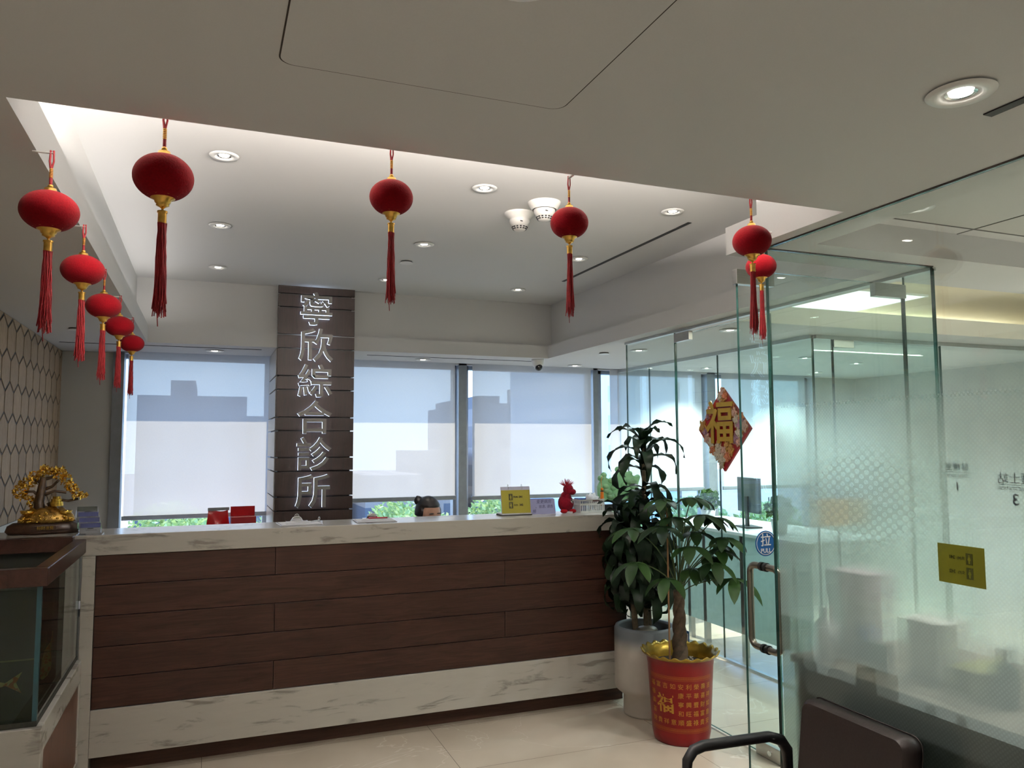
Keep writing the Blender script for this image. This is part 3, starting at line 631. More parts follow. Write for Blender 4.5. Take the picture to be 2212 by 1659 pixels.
# items on the counter
TZ = 1.1655
def clipboard(loc, rz, label, pen):
    o = thing('clipboard', label, 'clipboard', loc, rz, 'clipboards on the counter')
    MB().box(-0.115, 0.115, -0.10, 0.10, 0.0, 0.004).build('board', mat('clear_acrylic_board', S(205, 205, 215), 0.2), o, bevel=0.002)
    MB().box(-0.107, 0.107, -0.095, 0.085, 0.0045, 0.006).build('paper', PAPER, o)
    MB().box(-0.08, 0.03, -0.05, -0.049, 0.0062, 0.0066).box(-0.08, 0.06, -0.03, -0.029, 0.0062, 0.0066).box(-0.08, 0.05, -0.01, -0.009, 0.0062, 0.0066).build('printed_lines', mat('grey_ink', S(120, 120, 125), 0.8), o)
    MB().box(-0.06, 0.06, 0.072, 0.10, 0.006, 0.010).build('clip_plate', CHROME, o, bevel=0.001)
    c = MB(); c.add([(x, 0.088 + dy, z) for dy in (-0.006, 0.006) for x, z in ((-0.035, 0.010), (-0.022, 0.03), (0.0, 0.040), (0.022, 0.03), (0.035, 0.010))], [(0, 1, 2, 3, 4), (9, 8, 7, 6, 5), (0, 5, 6, 1), (1, 6, 7, 2), (2, 7, 8, 3), (3, 8, 9, 4)])
    c.build('clip_lever', CHROME, o, bevel=0.002); MB().tube([(0.012 * math.cos(t), 0.088, 0.036 + 0.012 * math.sin(t)) for t in [2 * PI * k / 14 for k in range(14)]], 0.0018, 6, True).build('clip_loop', CHROME, o)
    if pen:
        p = thing('pen', 'red ballpoint pen lying on the right clipboard', 'pen', (loc[0] + 0.03, loc[1] + 0.05, loc[2] + 0.0125), rz - 0.1)
        MB().cyl((-0.055, 0, 0), 0.0045, 0.11, 12, axis='X').build('barrel', mat('crimson_plastic', S(150, 15, 45), 0.3), p); MB().cyl((0.055, 0, 0), 0.0045, 0.014, 12, 0.001, axis='X').build('tip', CHROME, p)
        MB().box(-0.05, -0.012, -0.0015, 0.0015, 0.0046, 0.0062).build('pocket_clip', CHROME, p)
    else:
        p = thing('pen', 'silver curly-ended pen at the right end of the left clipboard', 'pen', (loc[0] + 0.09, loc[1] + 0.04, loc[2] + 0.010), 0.9)
        MB().cyl((-0.04, 0, 0.0), 0.0035, 0.075, 10, axis='X').build('barrel', CHROME, p); MB().tube([(0.045 + 0.009 * math.cos(t), 0, 0.009 + 0.009 * math.sin(t)) for t in [2 * PI * k / 12 for k in range(12)]], 0.002, 6, True).build('ring', CHROME, p)
clipboard((0.49, 4.53, TZ), 0.06, 'clipboard with white form in front of the dark column', False); clipboard((0.915, 4.53, TZ), -0.04, 'clipboard with white form and red pen, right of the column', True)
# yellow flip sign
YEL = mat('yellow_green_card', S(170, 160, 58), 0.6, var=0.02); INK = mat('black_ink', (0.015, 0.015, 0.015), 0.7); ICON = mat('dark_olive_ink', S(70, 68, 38), 0.7)
fs_ = thing('flip_sign', 'yellow flip-card sign with two wire rings and toilet codes on the counter', 'sign', (1.80, 4.56, TZ), -0.02)
MB().box(-0.10, 0.10, -0.055, 0.055, 0.0, 0.006).build('base_plate', INK, fs_); MB().box(-0.098, 0.098, -0.053, 0.053, 0.0065, 0.013).build('card_stack', PAPER, fs_)
TL = Matrix.Translation((0, -0.045, 0.014)) @ Matrix.Rotation(-0.16, 4, 'X')
MB().box(-0.097, 0.097, 0.0, 0.003, 0.0, 0.165, TL).build('back_card', mat('lavender_white_card', S(205, 206, 232), 0.6), fs_)
MB().box(-0.095, 0.095, -0.002, -0.0005, 0.0, 0.143, TL).build('yellow_card', YEL, fs_)
def toilet_card(par, T, mirror, ink, icon, bgc, s=1.0):
    for zz, num, chn in ((0.102, '241', '男(M):'), (0.052, '342', '女(F):')):
        MB().box(-0.047 * s, -0.021 * s, -0.0012, -0.0002, (zz - 0.02) * s, (zz + 0.02) * s, T).build('icon_tile', icon, par)
        fg = MB(); fg.cyl((0, 0, 0), 0.0028 * s, 0.0004, 12, axis='Y'); fg.v = [tuple(T @ (Vector(v) + Vector((-0.034 * s, -0.0018, (zz + 0.012) * s)))) for v in fg.v]
        fg.prism([(-0.034 * s + a * s, (zz + b) * s) for a, b in ((-0.003, 0.008), (0.003, 0.008), (0.0065, -0.004), (0.003, -0.004), (0.0025, -0.016), (-0.0025, -0.016), (-0.003, -0.004), (-0.0065, -0.004))], 0.0013, 0.0018, T @ FRONT)
        fg.build('person_icon', bgc, par)
        text('line_text', chn, 0.0125 * s, T @ Matrix.Translation((-0.001 * s, -0.0016, zz * s)) @ FRONT, ink, par, 0.0002, offset=0.0002)
        text('number_text', num, 0.017 * s, T @ Matrix.Translation((0.034 * s, -0.0016, zz * s)) @ FRONT, ink, par, 0.0002, offset=0.0005)
toilet_card(fs_, TL @ Matrix.Translation((0, -0.002, -0.002)), False, INK, ICON, YEL)
for sx in (-0.048, 0.043): MB().tube([TL @ Vector((sx, 0.0 + 0.008 * math.cos(t), 0.163 + 0.017 * math.sin(t))) for t in [2 * PI * k / 16 for k in range(16)]], 0.0012, 6, True).build('wire_ring', CHROME, fs_)
# handwritten lavender sheet
LAV = mat('lavender_paper', S(168, 168, 206), 0.7, var=0.02)
ns = thing('handwritten_notice', 'lavender paper notice with handwriting between the yellow sign and plush horse', 'notice', (2.005, 4.545, TZ), -0.03)
TN = Matrix.Rotation(-0.25, 4, 'X')
MB().box(-0.115, 0.075, 0.0, 0.0015, 0.0, 0.095, TN).build('sheet', LAV, ns)
MB().box(-0.11, 0.07, 0.05, 0.0515, 0.0, 0.085, Matrix.Rotation(0.25, 4, 'X')).build('folded_back', mat('indigo_card', S(70, 66, 140), 0.6), ns)
PEN_INK = mat('grey_blue_ink', S(92, 92, 130), 0.8)
for zz, b, x in ((0.077, '变更病房', 0.0), (0.046, '、信息, 请告', 0.0), (0.018, '知', -0.07)):
    text('handwriting', b, 0.026 if zz > 0.07 else 0.022, TN @ Matrix.Translation((x, -0.001, zz)) @ FRONT, PEN_INK, ns, 0.0002, shear=0.15)
# plush horse
PL = mat('crimson_plush', S(112, 10, 28), 0.95, sheen=0.08, var=0.25, scale=180, bump=0.8, spec=0.15); PLR = mat('bright_red_plush', S(165, 22, 34), 0.9, sheen=0.05, spec=0.15)
ph_ = thing('plush_horse', 'crimson plush horse with spiky mane and small shield badge', 'plush toy', (2.16, 4.55, TZ), 0.0)
MB().ball((-0.005, 0.0, 0.062), (0.052, 0.045, 0.055), 24, 14, lambda d, v: v * (1 + 0.12 * max(0, -d.x) * max(0, d.z))).ball((-0.005, 0.0, 0.10), (0.036, 0.034, 0.04), 18, 10).build('body', PL, ph_)
MB().ball((0.008, -0.01, 0.150), (0.034, 0.032, 0.036), 22, 14).ball((0.030, -0.022, 0.135), (0.026, 0.022, 0.02), 18, 10).build('head', PL, ph_)
sp_ = MB(); rnd = random.Random(2)
for i in range(60):
    a = rnd.random() * 2 * PI; e = 0.5 + rnd.random() * 0.9; d = Vector((math.cos(a) * math.cos(e), math.sin(a) * math.cos(e), math.sin(e))); p = Vector((0.0, -0.005, 0.163)) + d * 0.02
    sp_.tube([p, p + d * (0.028 + 0.012 * rnd.random())], [0.0022, 0.0006], 4)
sp_.build('mane', PLR, ph_)
for sx in (-0.022, 0.012): MB().ball((sx, -0.03, 0.145), (0.007, 0.006, 0.020), 12, 8).build('ear', PL, ph_)
MB().ball((0.018, -0.040, 0.156), 0.0035, 10, 8).build('eye', INK, ph_)
for sx, m_ in ((-0.03, PLR), (0.03, PLR)): MB().ball((sx, -0.025, 0.014), (0.024, 0.026, 0.014), 16, 10).build('foot', m_, ph_)
SH = [(-0.011, 0.012), (0.011, 0.012), (0.011, -0.003), (0, -0.014), (-0.011, -0.003)]
TSh = Matrix.Translation((0.018, -0.046, 0.078))
MB().prism(SH, 0.0, 0.002, TSh @ FRONT).build('shield_badge', mat('pale_grey_badge', S(190, 190, 190), 0.6), ph_)
MB().box(-0.011, 0.0, -0.0028, -0.0022, 0.0, 0.012, TSh).box(0.0, 0.008, -0.0028, -0.0022, -0.010, 0.0, TSh).build('badge_quarters', mat('dark_grey_badge', S(70, 66, 70), 0.7), ph_)
MB().box(-0.02, 0.018, -0.052, -0.03, 0.0, 0.012).build('white_tag', PAPER, ph_)
# basket
bk = thing('plastic_basket', 'white slotted plastic basket beside the plush horse', 'basket', (2.32, 4.56, TZ), 0.05)
mb = MB(); bw, bd, bh = 0.088, 0.055, 0.085
for sgn in (-1, 1):
    for (z0, z1) in ((0, 0.012), (0.048, 0.06), (0.075, bh)): mb.box(-bw, bw, sgn * bd - 0.0015, sgn * bd + 0.0015, z0, z1); mb.box(sgn * bw - 0.0015, sgn * bw + 0.0015, -bd, bd, z0, z1)
    k = -bw
    while k <= bw: mb.box(k - 0.003, k + 0.003, sgn * bd - 0.0014, sgn * bd + 0.0014, 0.01, 0.078); k += 0.0134
    k = -bd
    while k <= bd: mb.box(sgn * bw - 0.0014, sgn * bw + 0.0014, k - 0.003, k + 0.003, 0.01, 0.078); k += 0.0134
mb.box(-bw, bw, -bd, bd, 0, 0.003); mb.box(-bw - 0.005, bw + 0.005, -bd - 0.005, -bd, bh - 0.004, bh).box(-bw - 0.005, bw + 0.005, bd, bd + 0.005, bh - 0.004, bh).box(-bw - 0.005, -bw, -bd, bd, bh - 0.004, bh).box(bw, bw + 0.005, -bd, bd, bh - 0.004, bh)
mb.build('basket_body', MATS['PLASTIC'], bk)
MB().box(0.0, 0.05, -bd - 0.008, -bd - 0.004, 0.071, 0.079).build('basket_handle', mat('dark_brown_plastic', S(70, 40, 36), 0.5), bk)
tissue((2.35, 4.56, TZ + 0.03), 'white plastic bag of tissue puffing out of the basket', 0.052, 'plastic_bag')
tag(MB().box(-0.035, 0.02, -0.03, 0.03, 0.0, 0.088).build('blue_packet', mat('blue_packet', S(60, 90, 150), 0.4), None, loc=(2.27, 4.56, TZ + 0.0035)), 'blue packet standing in the basket', 'packet')
# jade sculpture
JADE = bpy.data.materials.new('green_jade'); t, out = nodes(JADE); b = N(t, 'BsdfPrincipled', Roughness=0.15)
n = N(t, 'TexNoise', Scale=14.0, Detail=4.0); L(t, coords(t), n.inputs['Vector']); r = N(t, 'ValToRGB'); r.color_ramp.elements[0].color = rgba(S(140, 200, 150)); r.color_ramp.elements[1].color = rgba(S(212, 240, 205)); L(t, n.outputs['Fac'], r.inputs[0]); L(t, r.outputs[0], b.inputs['Base Color'])
tl = N(t, 'BsdfTranslucent'); L(t, r.outputs[0], tl.inputs['Color']); mx = N(t, 'MixShader'); mx.inputs[0].default_value = 0.5; L(t, b.outputs[0], mx.inputs[1]); L(t, tl.outputs[0], mx.inputs[2]); L(t, mx.outputs[0], out.inputs[0])
js = thing('jade_sculpture', 'green jade carved sculpture on black stand behind the tall plant', 'sculpture', (2.60, 4.60, TZ))
GX = -0.04
prof = [(-0.15, 0.055), (-0.185, 0.10), (-0.19, 0.16), (-0.165, 0.20), (-0.15, 0.235), (-0.125, 0.225), (-0.115, 0.19), (-0.06, 0.175), (-0.055, 0.21), (-0.065, 0.24), (-0.035, 0.25), (-0.03, 0.285), (0.0, 0.27), (0.05, 0.25), (0.09, 0.22), (0.12, 0.24), (0.135, 0.22), (0.11, 0.16), (0.13, 0.12), (0.09, 0.055)]
MB().prism(prof, -0.022, 0.022, FRONT).build('carved_body', JADE, js, bevel=0.018, sub=1)
cv = MB(); rnd = random.Random(4)
for i in range(26):
    x = -0.15 + 0.24 * rnd.random(); z = 0.08 + 0.13 * rnd.random(); cv.ball((x, -0.022, z), (0.022, 0.014, 0.018), 10, 8)
for (x, z) in ((-0.165, 0.215), (-0.14, 0.235), (-0.05, 0.225), (-0.035, 0.27), (0.0, 0.265), (0.055, 0.24), (-0.055, 0.20)): cv.ball((x, 0, z), (0.02, 0.022, 0.02), 10, 8)
cv.build('carved_relief', JADE, js)
MB().box(-0.16, 0.14, -0.05, 0.05, 0, 0.045).box(-0.175, 0.155, -0.06, 0.06, 0.0, 0.012).build('stand', mat('black_lacquer', (0.012, 0.012, 0.014), 0.25), js, bevel=0.004)
ot = thing('orange_tassel', 'orange silk tassel hanging at the left end of the jade sculpture', 'tassel', (2.415, 4.545, TZ))
ORG = mat('orange_silk', S(232, 120, 20), 0.7, var=0.2, scale=100, stretch=(10, 10, 1))
MB().cyl((0, 0, 0.04), 0.0135, 0.095, 16, 0.010).build('threads', ORG, ot); MB().ball((0, 0, 0.145), 0.010, 12, 8).build('knot', ORG, ot); MB().cyl((0, 0, 0.130), 0.011, 0.006, 14).build('band', INK, ot)
MB().tube([(0, 0, 0.15), (0.004, 0.02, 0.2), (0.02, 0.03, 0.23)], 0.0015, 6).build('cord', ORG, ot)

# gold money tree on the left end
BRN = mat('carved_dark_wood', S(52, 34, 22), 0.35, var=0.35, scale=40, bump=0.6); BARK = mat('dark_gilded_bark', S(58, 40, 20), 0.4, var=0.5, scale=60, bump=0.8)
GOLD2 = mat('bright_gold_leaf', (0.85, 0.50, 0.09), 0.22, 0.95, var=0.3, scale=90); GOLD3 = mat('antique_gold', (0.45, 0.27, 0.07), 0.35, 0.9, var=0.5, scale=70, bump=0.5)
mt_ = thing('gold_money_tree', 'gilded wealth tree ornament with gold leaves on carved dark base', 'ornament', (-0.755, 4.575, TZ), 0.05)
mt_.scale = (0.92, 0.92, 0.94)
MB().lathe((0, 0, 0), [(0.0, 0.0), (0.175, 0.0), (0.19, 0.015), (0.18, 0.045), (0.155, 0.06), (0.0, 0.06)], 40, fn=lambda j, a, r, z: (r * (1 + 0.05 * math.sin(6 * a)) * (1.0 if abs(math.cos(a)) > 0.3 else 0.92), z)).build('carved_base', BRN, mt_)
mt_.children[0].scale = (1.0, 0.5, 1.0)
MB().ball((0, 0, 0), (0.14, 0.075, 0.085), 30, 16, lambda d, v: Vector((v.x, v.y, max(v.z, 0) * (1 + 0.18 * math.sin(9 * d.x) * math.cos(7 * d.y + 1))))).build('gold_mound', GOLD3, mt_, loc=(0, 0, 0.058))
ig = MB(); rnd = random.Random(8)
for i in range(46):
    a = rnd.uniform(-0.13, 0.13); ig.ball((a, -0.055 - 0.02 * rnd.random(), 0.066 + 0.05 * rnd.random() * (1 - abs(a) * 5 if abs(a) < 0.18 else 0.1)), (0.008, 0.006, 0.006), 8, 6)
for (x, z) in ((-0.09, 0.12), (0.09, 0.115)): ig.lathe((x, -0.03, z), [(0.0, -0.02), (0.03, -0.012), (0.036, 0.006), (0.022, 0.002), (0.0, 0.012)], 18)
for k, (r_, z) in enumerate(((0.034, 0.145), (0.032, 0.158), (0.028, 0.171), (0.02, 0.184))): ig.cyl((0.045, -0.01, z), r_, 0.012, 20)
ig.build('coins_and_ingots', GOLD2, mt_)
pl = MB(); pl.box(-0.045, 0.055, -0.094, -0.088, 0.022, 0.045).build('name_plaque', BRN, mt_); text('plaque_text', '招財進寶', 0.020, TM(FRONT, 0.005, -0.095, 0.034), GOLD2, mt_, 0.0006)
tr = MB(); tr.tube([(-0.035, 0, 0.10), (-0.04, 0, 0.17), (-0.03, 0, 0.24), (-0.025, 0, 0.30)], [0.032, 0.026, 0.022, 0.016], 14)
BR = [[(-0.04, 0, 0.2), (-0.07, 0, 0.225), (-0.11, 0, 0.225)], [(-0.03, 0, 0.27), (-0.07, 0, 0.29), (-0.09, 0, 0.28)], [(-0.03, 0, 0.23), (0.02, 0, 0.25), (0.05, 0, 0.285)], [(-0.03, 0, 0.2), (0.03, 0, 0.225), (0.09, 0, 0.215)], [(-0.02, 0, 0.29), (0.02, 0, 0.30), (0.04, 0, 0.32)], [(0.0, 0, 0.15), (0.05, 0, 0.18), (0.10, 0, 0.17), (0.15, 0, 0.18)]]
for b_ in BR: tr.tube(b_, [0.011] + [0.007] * (len(b_) - 1), 8)
tr.build('trunk', BARK, mt_)
lf = MB(); rnd = random.Random(12)
for (cx, cz, rx, rz_, n_) in ((-0.13, 0.23, 0.04, 0.035, 60), (-0.10, 0.27, 0.045, 0.03, 60), (-0.12, 0.20, 0.03, 0.02, 25), (-0.06, 0.31, 0.04, 0.025, 50), (0.0, 0.335, 0.05, 0.02, 70), (-0.02, 0.355, 0.02, 0.012, 20), (0.05, 0.32, 0.04, 0.03, 60), (0.085, 0.285, 0.03, 0.03, 50), (0.11, 0.25, 0.03, 0.03, 55), (0.135, 0.21, 0.022, 0.03, 40), (0.17, 0.20, 0.025, 0.02, 35), (-0.08, 0.17, 0.018, 0.03, 30), (0.05, 0.345, 0.03, 0.015, 15)):
    for _ in range(int(n_ * 1.5)):
        a = rnd.random() * 2 * PI; q = math.sqrt(rnd.random()); c = Vector((cx + rx * q * math.cos(a), rnd.uniform(-0.03, 0.03), cz + rz_ * q * math.sin(a)))
        d = Vector((rnd.gauss(0, 1), rnd.gauss(0, 1), rnd.gauss(0, 1))).normalized(); e = d.orthogonal().normalized()
        f = d.cross(e); s = 0.0105; lf.add([c - d * s, c + e * s * 0.6 + f * 0.001, c + d * s, c - e * s * 0.6 + f * 0.001], [(0, 1, 2, 3)])
lf.build('gold_leaves', GOLD2, mt_)
# card holder
ch_ = thing('card_holder', 'four-tier clear holder with blue and white cards beside the gold tree', 'card holder', (-0.535, 4.415, TZ), 0.0)
ACR = clear_glass('clear_acrylic', (0.93, 0.94, 0.96)); CARDB = mat('navy_card', S(52, 60, 110), 0.5); CARDW = mat('pale_card', S(200, 202, 206), 0.6); CARDG = mat('dark_green_card', S(40, 48, 40), 0.5)
for i in range(4):
    y, z, x = 0.022 * i - 0.03, 0.006 + 0.026 * i, -0.008 * i
    T_ = Matrix.Translation((x, y, z)) @ Matrix.Rotation(-0.2, 4, 'X')
    p_ = MB().box(-0.05, 0.05, -0.004, -0.002, 0, 0.03, T_).box(-0.05, 0.05, 0.006, 0.008, 0, 0.04, T_).box(-0.05, -0.048, -0.004, 0.008, 0, 0.035, T_).box(0.048, 0.05, -0.004, 0.008, 0, 0.035, T_).build('tier', ACR, ch_)
    MB().box(-0.045, 0.045, 0.0, 0.0045, 0.002, 0.052, T_).build('card_pack', CARDW, p_)
    MB().box(-0.045, 0.045, -0.0006, 0.0, 0.030, 0.052, T_).build('card_band', CARDG if i == 3 else CARDB, p_)
    if i in (0, 3): MB().box(-0.012, 0.014, -0.0008, -0.0002, 0.024, 0.028, T_).box(-0.02, 0.03, -0.0008, -0.0002, 0.017, 0.0185, T_).build('card_print', INK, p_)
MB().box(-0.06, 0.055, -0.042, 0.056, 0.0, 0.004).build('base_plate', ACR, ch_)
mg = thing('mug', 'white mug with black ring mark at the left edge', 'mug', (-0.985, 4.43, TZ))
MB().lathe((0, 0, 0), [(0, 0), (0.026, 0), (0.028, 0.005), (0.028, 0.07), (0.0255, 0.07), (0.0255, 0.006), (0, 0.006)], 28).build('cup', WHITE, mg); MB().tube([(0.027, 0, 0.055), (0.045, 0, 0.05), (0.048, 0, 0.03), (0.027, 0, 0.018)], 0.004, 8).build('handle', DARK, mg)

# ------------------------------------------------------------------ aquarium
aq = thing('aquarium', 'aquarium with dark wood rim on marble and wood cabinet, joined to the counter', 'aquarium', (0, 0, 0))
AX, AY0, AY1, AXL = -0.545, 3.37, 4.352, -1.015
RIM = wood('reddish_rim_wood', S(36, 23, 19), S(64, 42, 35), 5.0, (4, 1, 4), 0.28)
SIDEW = wood('cabinet_side_wood', S(84, 54, 42), S(112, 76, 60), 5.0, (4, 4, 0.8), 0.4)
MB().box(AXL, AX, AY0, AY0 + 0.05, 1.083, 1.15).build('front_rim', RIM, aq, bevel=0.003); MB().box(AX - 0.05, AX, AY0 + 0.051, AY1, 1.083, 1.15).build('side_rim', RIM, aq, bevel=0.003)
MB().box(AXL, AX - 0.051, AY1 - 0.06, AY1, 1.10, 1.168).build('back_rim', RIM, aq, bevel=0.003)
G2 = clear_glass('aquarium_glass', (0.80, 0.88, 0.86))
MB().box(AXL, AX - 0.022, AY0 + 0.022, AY0 + 0.034, 0.592, 1.083).build('front_pane', G2, aq); MB().box(AX - 0.034, AX - 0.022, AY0 + 0.035, AY1, 0.592, 1.083).build('side_pane', G2, aq)
MB().box(AX - 0.036, AX - 0.020, AY0 + 0.020, AY0 + 0.036, 0.592, 1.083).build('corner_seam', mat('teal_silicone', S(40, 74, 80), 0.3), aq)
WAT = bpy.data.materials.new('murky_green_water'); t, out = nodes(WAT); tp = N(t, 'BsdfTransparent', Color=rgba((0.62, 0.62, 0.34))); df = N(t, 'BsdfDiffuse', Color=rgba((0.06, 0.065, 0.02)))
gl = N(t, 'BsdfGlossy', Roughness=0.05); mx = N(t, 'MixShader'); mx.inputs[0].default_value = 0.16; L(t, tp.outputs[0], mx.inputs[1]); L(t, df.outputs[0], mx.inputs[2]); m3 = N(t, 'MixShader'); m3.inputs[0].default_value = 0.04; L(t, mx.outputs[0], m3.inputs[1]); L(t, gl.outputs[0], m3.inputs[2]); L(t, m3.outputs[0], out.inputs[0])
MB().box(AXL + 0.002, AX - 0.036, AY0 + 0.037, AY1 - 0.012, 0.60, 0.925).build('water', WAT, aq)
MB().box(AXL, AX - 0.036, AY1 - 0.010, AY1 - 0.001, 0.60, 1.095).build('back_panel', mat('dark_tank_back', S(40, 40, 36), 0.4), aq); MB().box(AXL, AX - 0.02, AY0 + 0.02, AY1, 0.572, 0.591).build('tank_bottom', mat('dark_gravel', S(30, 30, 22), 0.8, var=0.5, scale=80), aq)
MB().box(AXL, AX, AY0, AY0 + 0.06, 0.10, 0.571).box(AXL, AX, AY0 + 0.06, AY1, 0.47, 0.571).box(AX - 0.02, AX, AY1 - 0.045, AY1, 0.10, 0.47).box(AXL, AX, AY0 + 0.01, AY1, 0.0, 0.10).build('marble_stand', MARBLE, aq, bevel=0.004)
MB().box(AX - 0.03, AX - 0.006, AY0 + 0.061, AY1 - 0.046, 0.10, 0.469).build('side_panel', SIDEW, aq)
KOI = bpy.data.materials.new('koi_skin'); t, out = nodes(KOI); b = N(t, 'BsdfPrincipled', Roughness=0.3); n = N(t, 'TexNoise', Scale=16.0, Detail=1.0); L(t, coords(t), n.inputs['Vector']); r = N(t, 'ValToRGB'); r.color_ramp.elements[0].position = 0.48; r.color_ramp.elements[1].position = 0.54; r.color_ramp.elements[0].color = rgba(S(235, 215, 180)); r.color_ramp.elements[1].color = rgba(S(225, 110, 40)); L(t, n.outputs['Fac'], r.inputs[0]); L(t, r.outputs[0], b.inputs['Base Color']); L(t, b.outputs[0], out.inputs[0])
def koi(loc, rot, s, label):
    o = thing('koi_fish', label, 'fish', loc, 0, 'koi in the aquarium'); o.rotation_euler = rot; o.scale = (s, s, s)
    pr = [(0.001, -0.5), (0.05, -0.46), (0.09, -0.36), (0.115, -0.2), (0.11, -0.02), (0.075, 0.2), (0.035, 0.38), (0.02, 0.44)]
    b = MB(); b.lathe((0, 0, 0), pr, 20, fn=lambda j, a, r, z: (r * (1 - 0.28 * abs(math.sin(a))), z)); b.v = [(v[2], v[1] + 0.04 * math.sin(v[2] * 5), v[0]) for v in b.v]; b.build('body', KOI, o)
    MB().prism([(0.42, 0.0), (0.62, 0.13), (0.56, 0.0), (0.62, -0.13)], -0.004, 0.004, Matrix.Translation((0, 0.035, 0)) @ FRONT).build('tail_fin', KOI, o)
    MB().prism([(-0.2, 0.10), (-0.08, 0.17), (0.12, 0.09)], -0.003, 0.003, FRONT).build('dorsal_fin', KOI, o)
    for sg in (-1, 1): MB().prism([(-0.3, -0.03), (-0.18, -0.14), (-0.12, -0.05)], -0.003, 0.003, Matrix.Translation((0, 0.05 * sg, 0)) @ FRONT).build('pectoral_fin', KOI, o)
koi((-0.82, 3.46, 0.71), (0, 0, 0.12), 0.30, 'orange and white koi swimming near the front glass'); koi((-0.64, 4.02, 0.665), (0, -0.5, 1.5), 0.24, 'pale koi near the side glass')

# ------------------------------------------------------------------ receptionist
SKIN = mat('skin', S(206, 160, 136), 0.5, var=0.05, scale=40); HAIR = mat('black_hair', (0.012, 0.010, 0.010), 0.4, var=0.3, scale=40, stretch=(10, 10, 1))
pe = thing('person', 'woman with black hair in a bun, head lowered behind the counter', 'person', (1.395, 5.20, 0), 0.0)
def skin_mesh(name, pts, edges_, m, par, sub=2):
    me = bpy.data.meshes.new(name); me.from_pydata([p[:3] for p in pts], edges_, []); o = bpy.data.objects.new(name, me); COL.objects.link(o); o.parent = par
    sk = o.modifiers.new('skin', 'SKIN'); sk.use_smooth_shade = True
    for i, p in enumerate(pts): me.skin_vertices[0].data[i].radius = (p[3], p[4] if len(p) > 4 else p[3])
    me.skin_vertices[0].data[0].use_root = True
    ss = o.modifiers.new('sub', 'SUBSURF'); ss.levels = sub; ss.render_levels = sub; me.materials.append(m); return o
BP = [(0, 0.05, 0.50, 0.15, 0.12), (0, 0.04, 0.62, 0.12, 0.095), (0, 0.02, 0.78, 0.13, 0.10), (0, 0.0, 0.90, 0.13, 0.09), (0, -0.01, 0.965, 0.055), (0.0, -0.03, 1.04, 0.048), (0.01, -0.05, 1.10, 0.06),
      (0.15, 0.0, 0.90, 0.055), (0.20, -0.03, 0.74, 0.042), (0.14, -0.24, 0.78, 0.032), (-0.15, 0.0, 0.90, 0.055), (-0.20, -0.03, 0.74, 0.042), (-0.14, -0.24, 0.78, 0.032),
      (0.09, -0.08, 0.50, 0.085), (0.10, -0.36, 0.50, 0.06), (0.10, -0.38, 0.08, 0.04), (0.10, -0.46, 0.035, 0.035), (-0.09, -0.08, 0.50, 0.085), (-0.10, -0.36, 0.50, 0.06), (-0.10, -0.38, 0.08, 0.04), (-0.10, -0.46, 0.035, 0.035)]
skin_mesh('body', BP, [(0, 1), (1, 2), (2, 3), (3, 4), (4, 5), (5, 6), (3, 7), (7, 8), (8, 9), (3, 10), (10, 11), (11, 12), (0, 13), (13, 14), (14, 15), (15, 16), (0, 17), (17, 18), (18, 19), (19, 20)], mat('navy_uniform', S(60, 70, 100), 0.8), pe)
for sg in (-1, 1):
    hp = [(sg * 0.14, -0.24, 0.78, 0.026), (sg * 0.13, -0.30, 0.775, 0.032, 0.016)]; he = [(0, 1)]
    for k in range(4):
        b0 = len(hp); x = sg * 0.13 + (k - 1.5) * 0.019; hp += [(x, -0.33, 0.772, 0.009), (x, -0.36 - 0.004 * (1.5 - abs(k - 1.5)), 0.768, 0.008), (x, -0.385 - 0.006 * (1.5 - abs(k - 1.5)), 0.760, 0.007)]; he += [(1, b0), (b0, b0 + 1), (b0 + 1, b0 + 2)]
    b0 = len(hp); hp += [(sg * 0.095, -0.29, 0.77, 0.010), (sg * 0.08, -0.32, 0.765, 0.008)]; he += [(0, b0), (b0, b0 + 1)]
    skin_mesh('hand', hp, he, SKIN, pe, 1)
HR = Matrix.Translation((0.012, -0.055, 1.135)) @ Matrix.Rotation(0.30, 4, 'Z') @ Matrix.Rotation(0.12, 4, 'X')
hd = MB()
def headf(d, v):
    v = v.copy()
    if d.z < 0: v.x *= 1 - 0.32 * (-d.z) ** 1.5; v.y *= 1 - 0.12 * (-d.z)
    if d.y < -0.3: v.y *= 1 - 0.10 * (-d.y)
    nose = max(0, 1 - (abs(d.x) / 0.16)) * max(0, 1 - abs(d.z + 0.22) / 0.28) * (1 if d.y < 0 else 0); v.y -= 0.022 * nose
    sock = max(0, 1 - ((abs(d.x) - 0.36) / 0.2) ** 2 - ((d.z - 0.02) / 0.14) ** 2) * (1 if d.y < 0 else 0); v.y += 0.006 * sock
    return v
hd.ball((0, 0, 0), (0.076, 0.094, 0.112), 48, 32, headf); hd.v = [tuple(HR @ Vector(v)) for v in hd.v]; hd.build('head', SKIN, pe)
def hpart(name, m, *balls):
    b = MB()
    for c, r_ in balls: b.ball(c, r_, 14, 9)
    b.v = [tuple(HR @ Vector(v)) for v in b.v]; return b.build(name, m, pe)
EYEW = mat('eye_white', S(220, 218, 214), 0.3)
for sg in (-1, 1):
    hpart('eye', EYEW, ((sg * 0.030, -0.080, 0.0), (0.012, 0.006, 0.006))); hpart('iris', INK, ((sg * 0.030, -0.0855, -0.001), (0.005, 0.002, 0.005)))
    hpart('eyebrow', HAIR, ((sg * 0.030, -0.083, 0.022), (0.019, 0.005, 0.0032))); hpart('ear', SKIN, ((sg * 0.076, 0.005, -0.01), (0.009, 0.018, 0.028)))
hpart('mouth', mat('lips', S(170, 90, 84), 0.5), ((0, -0.084, -0.062), (0.021, 0.006, 0.006)))
hb = MB()
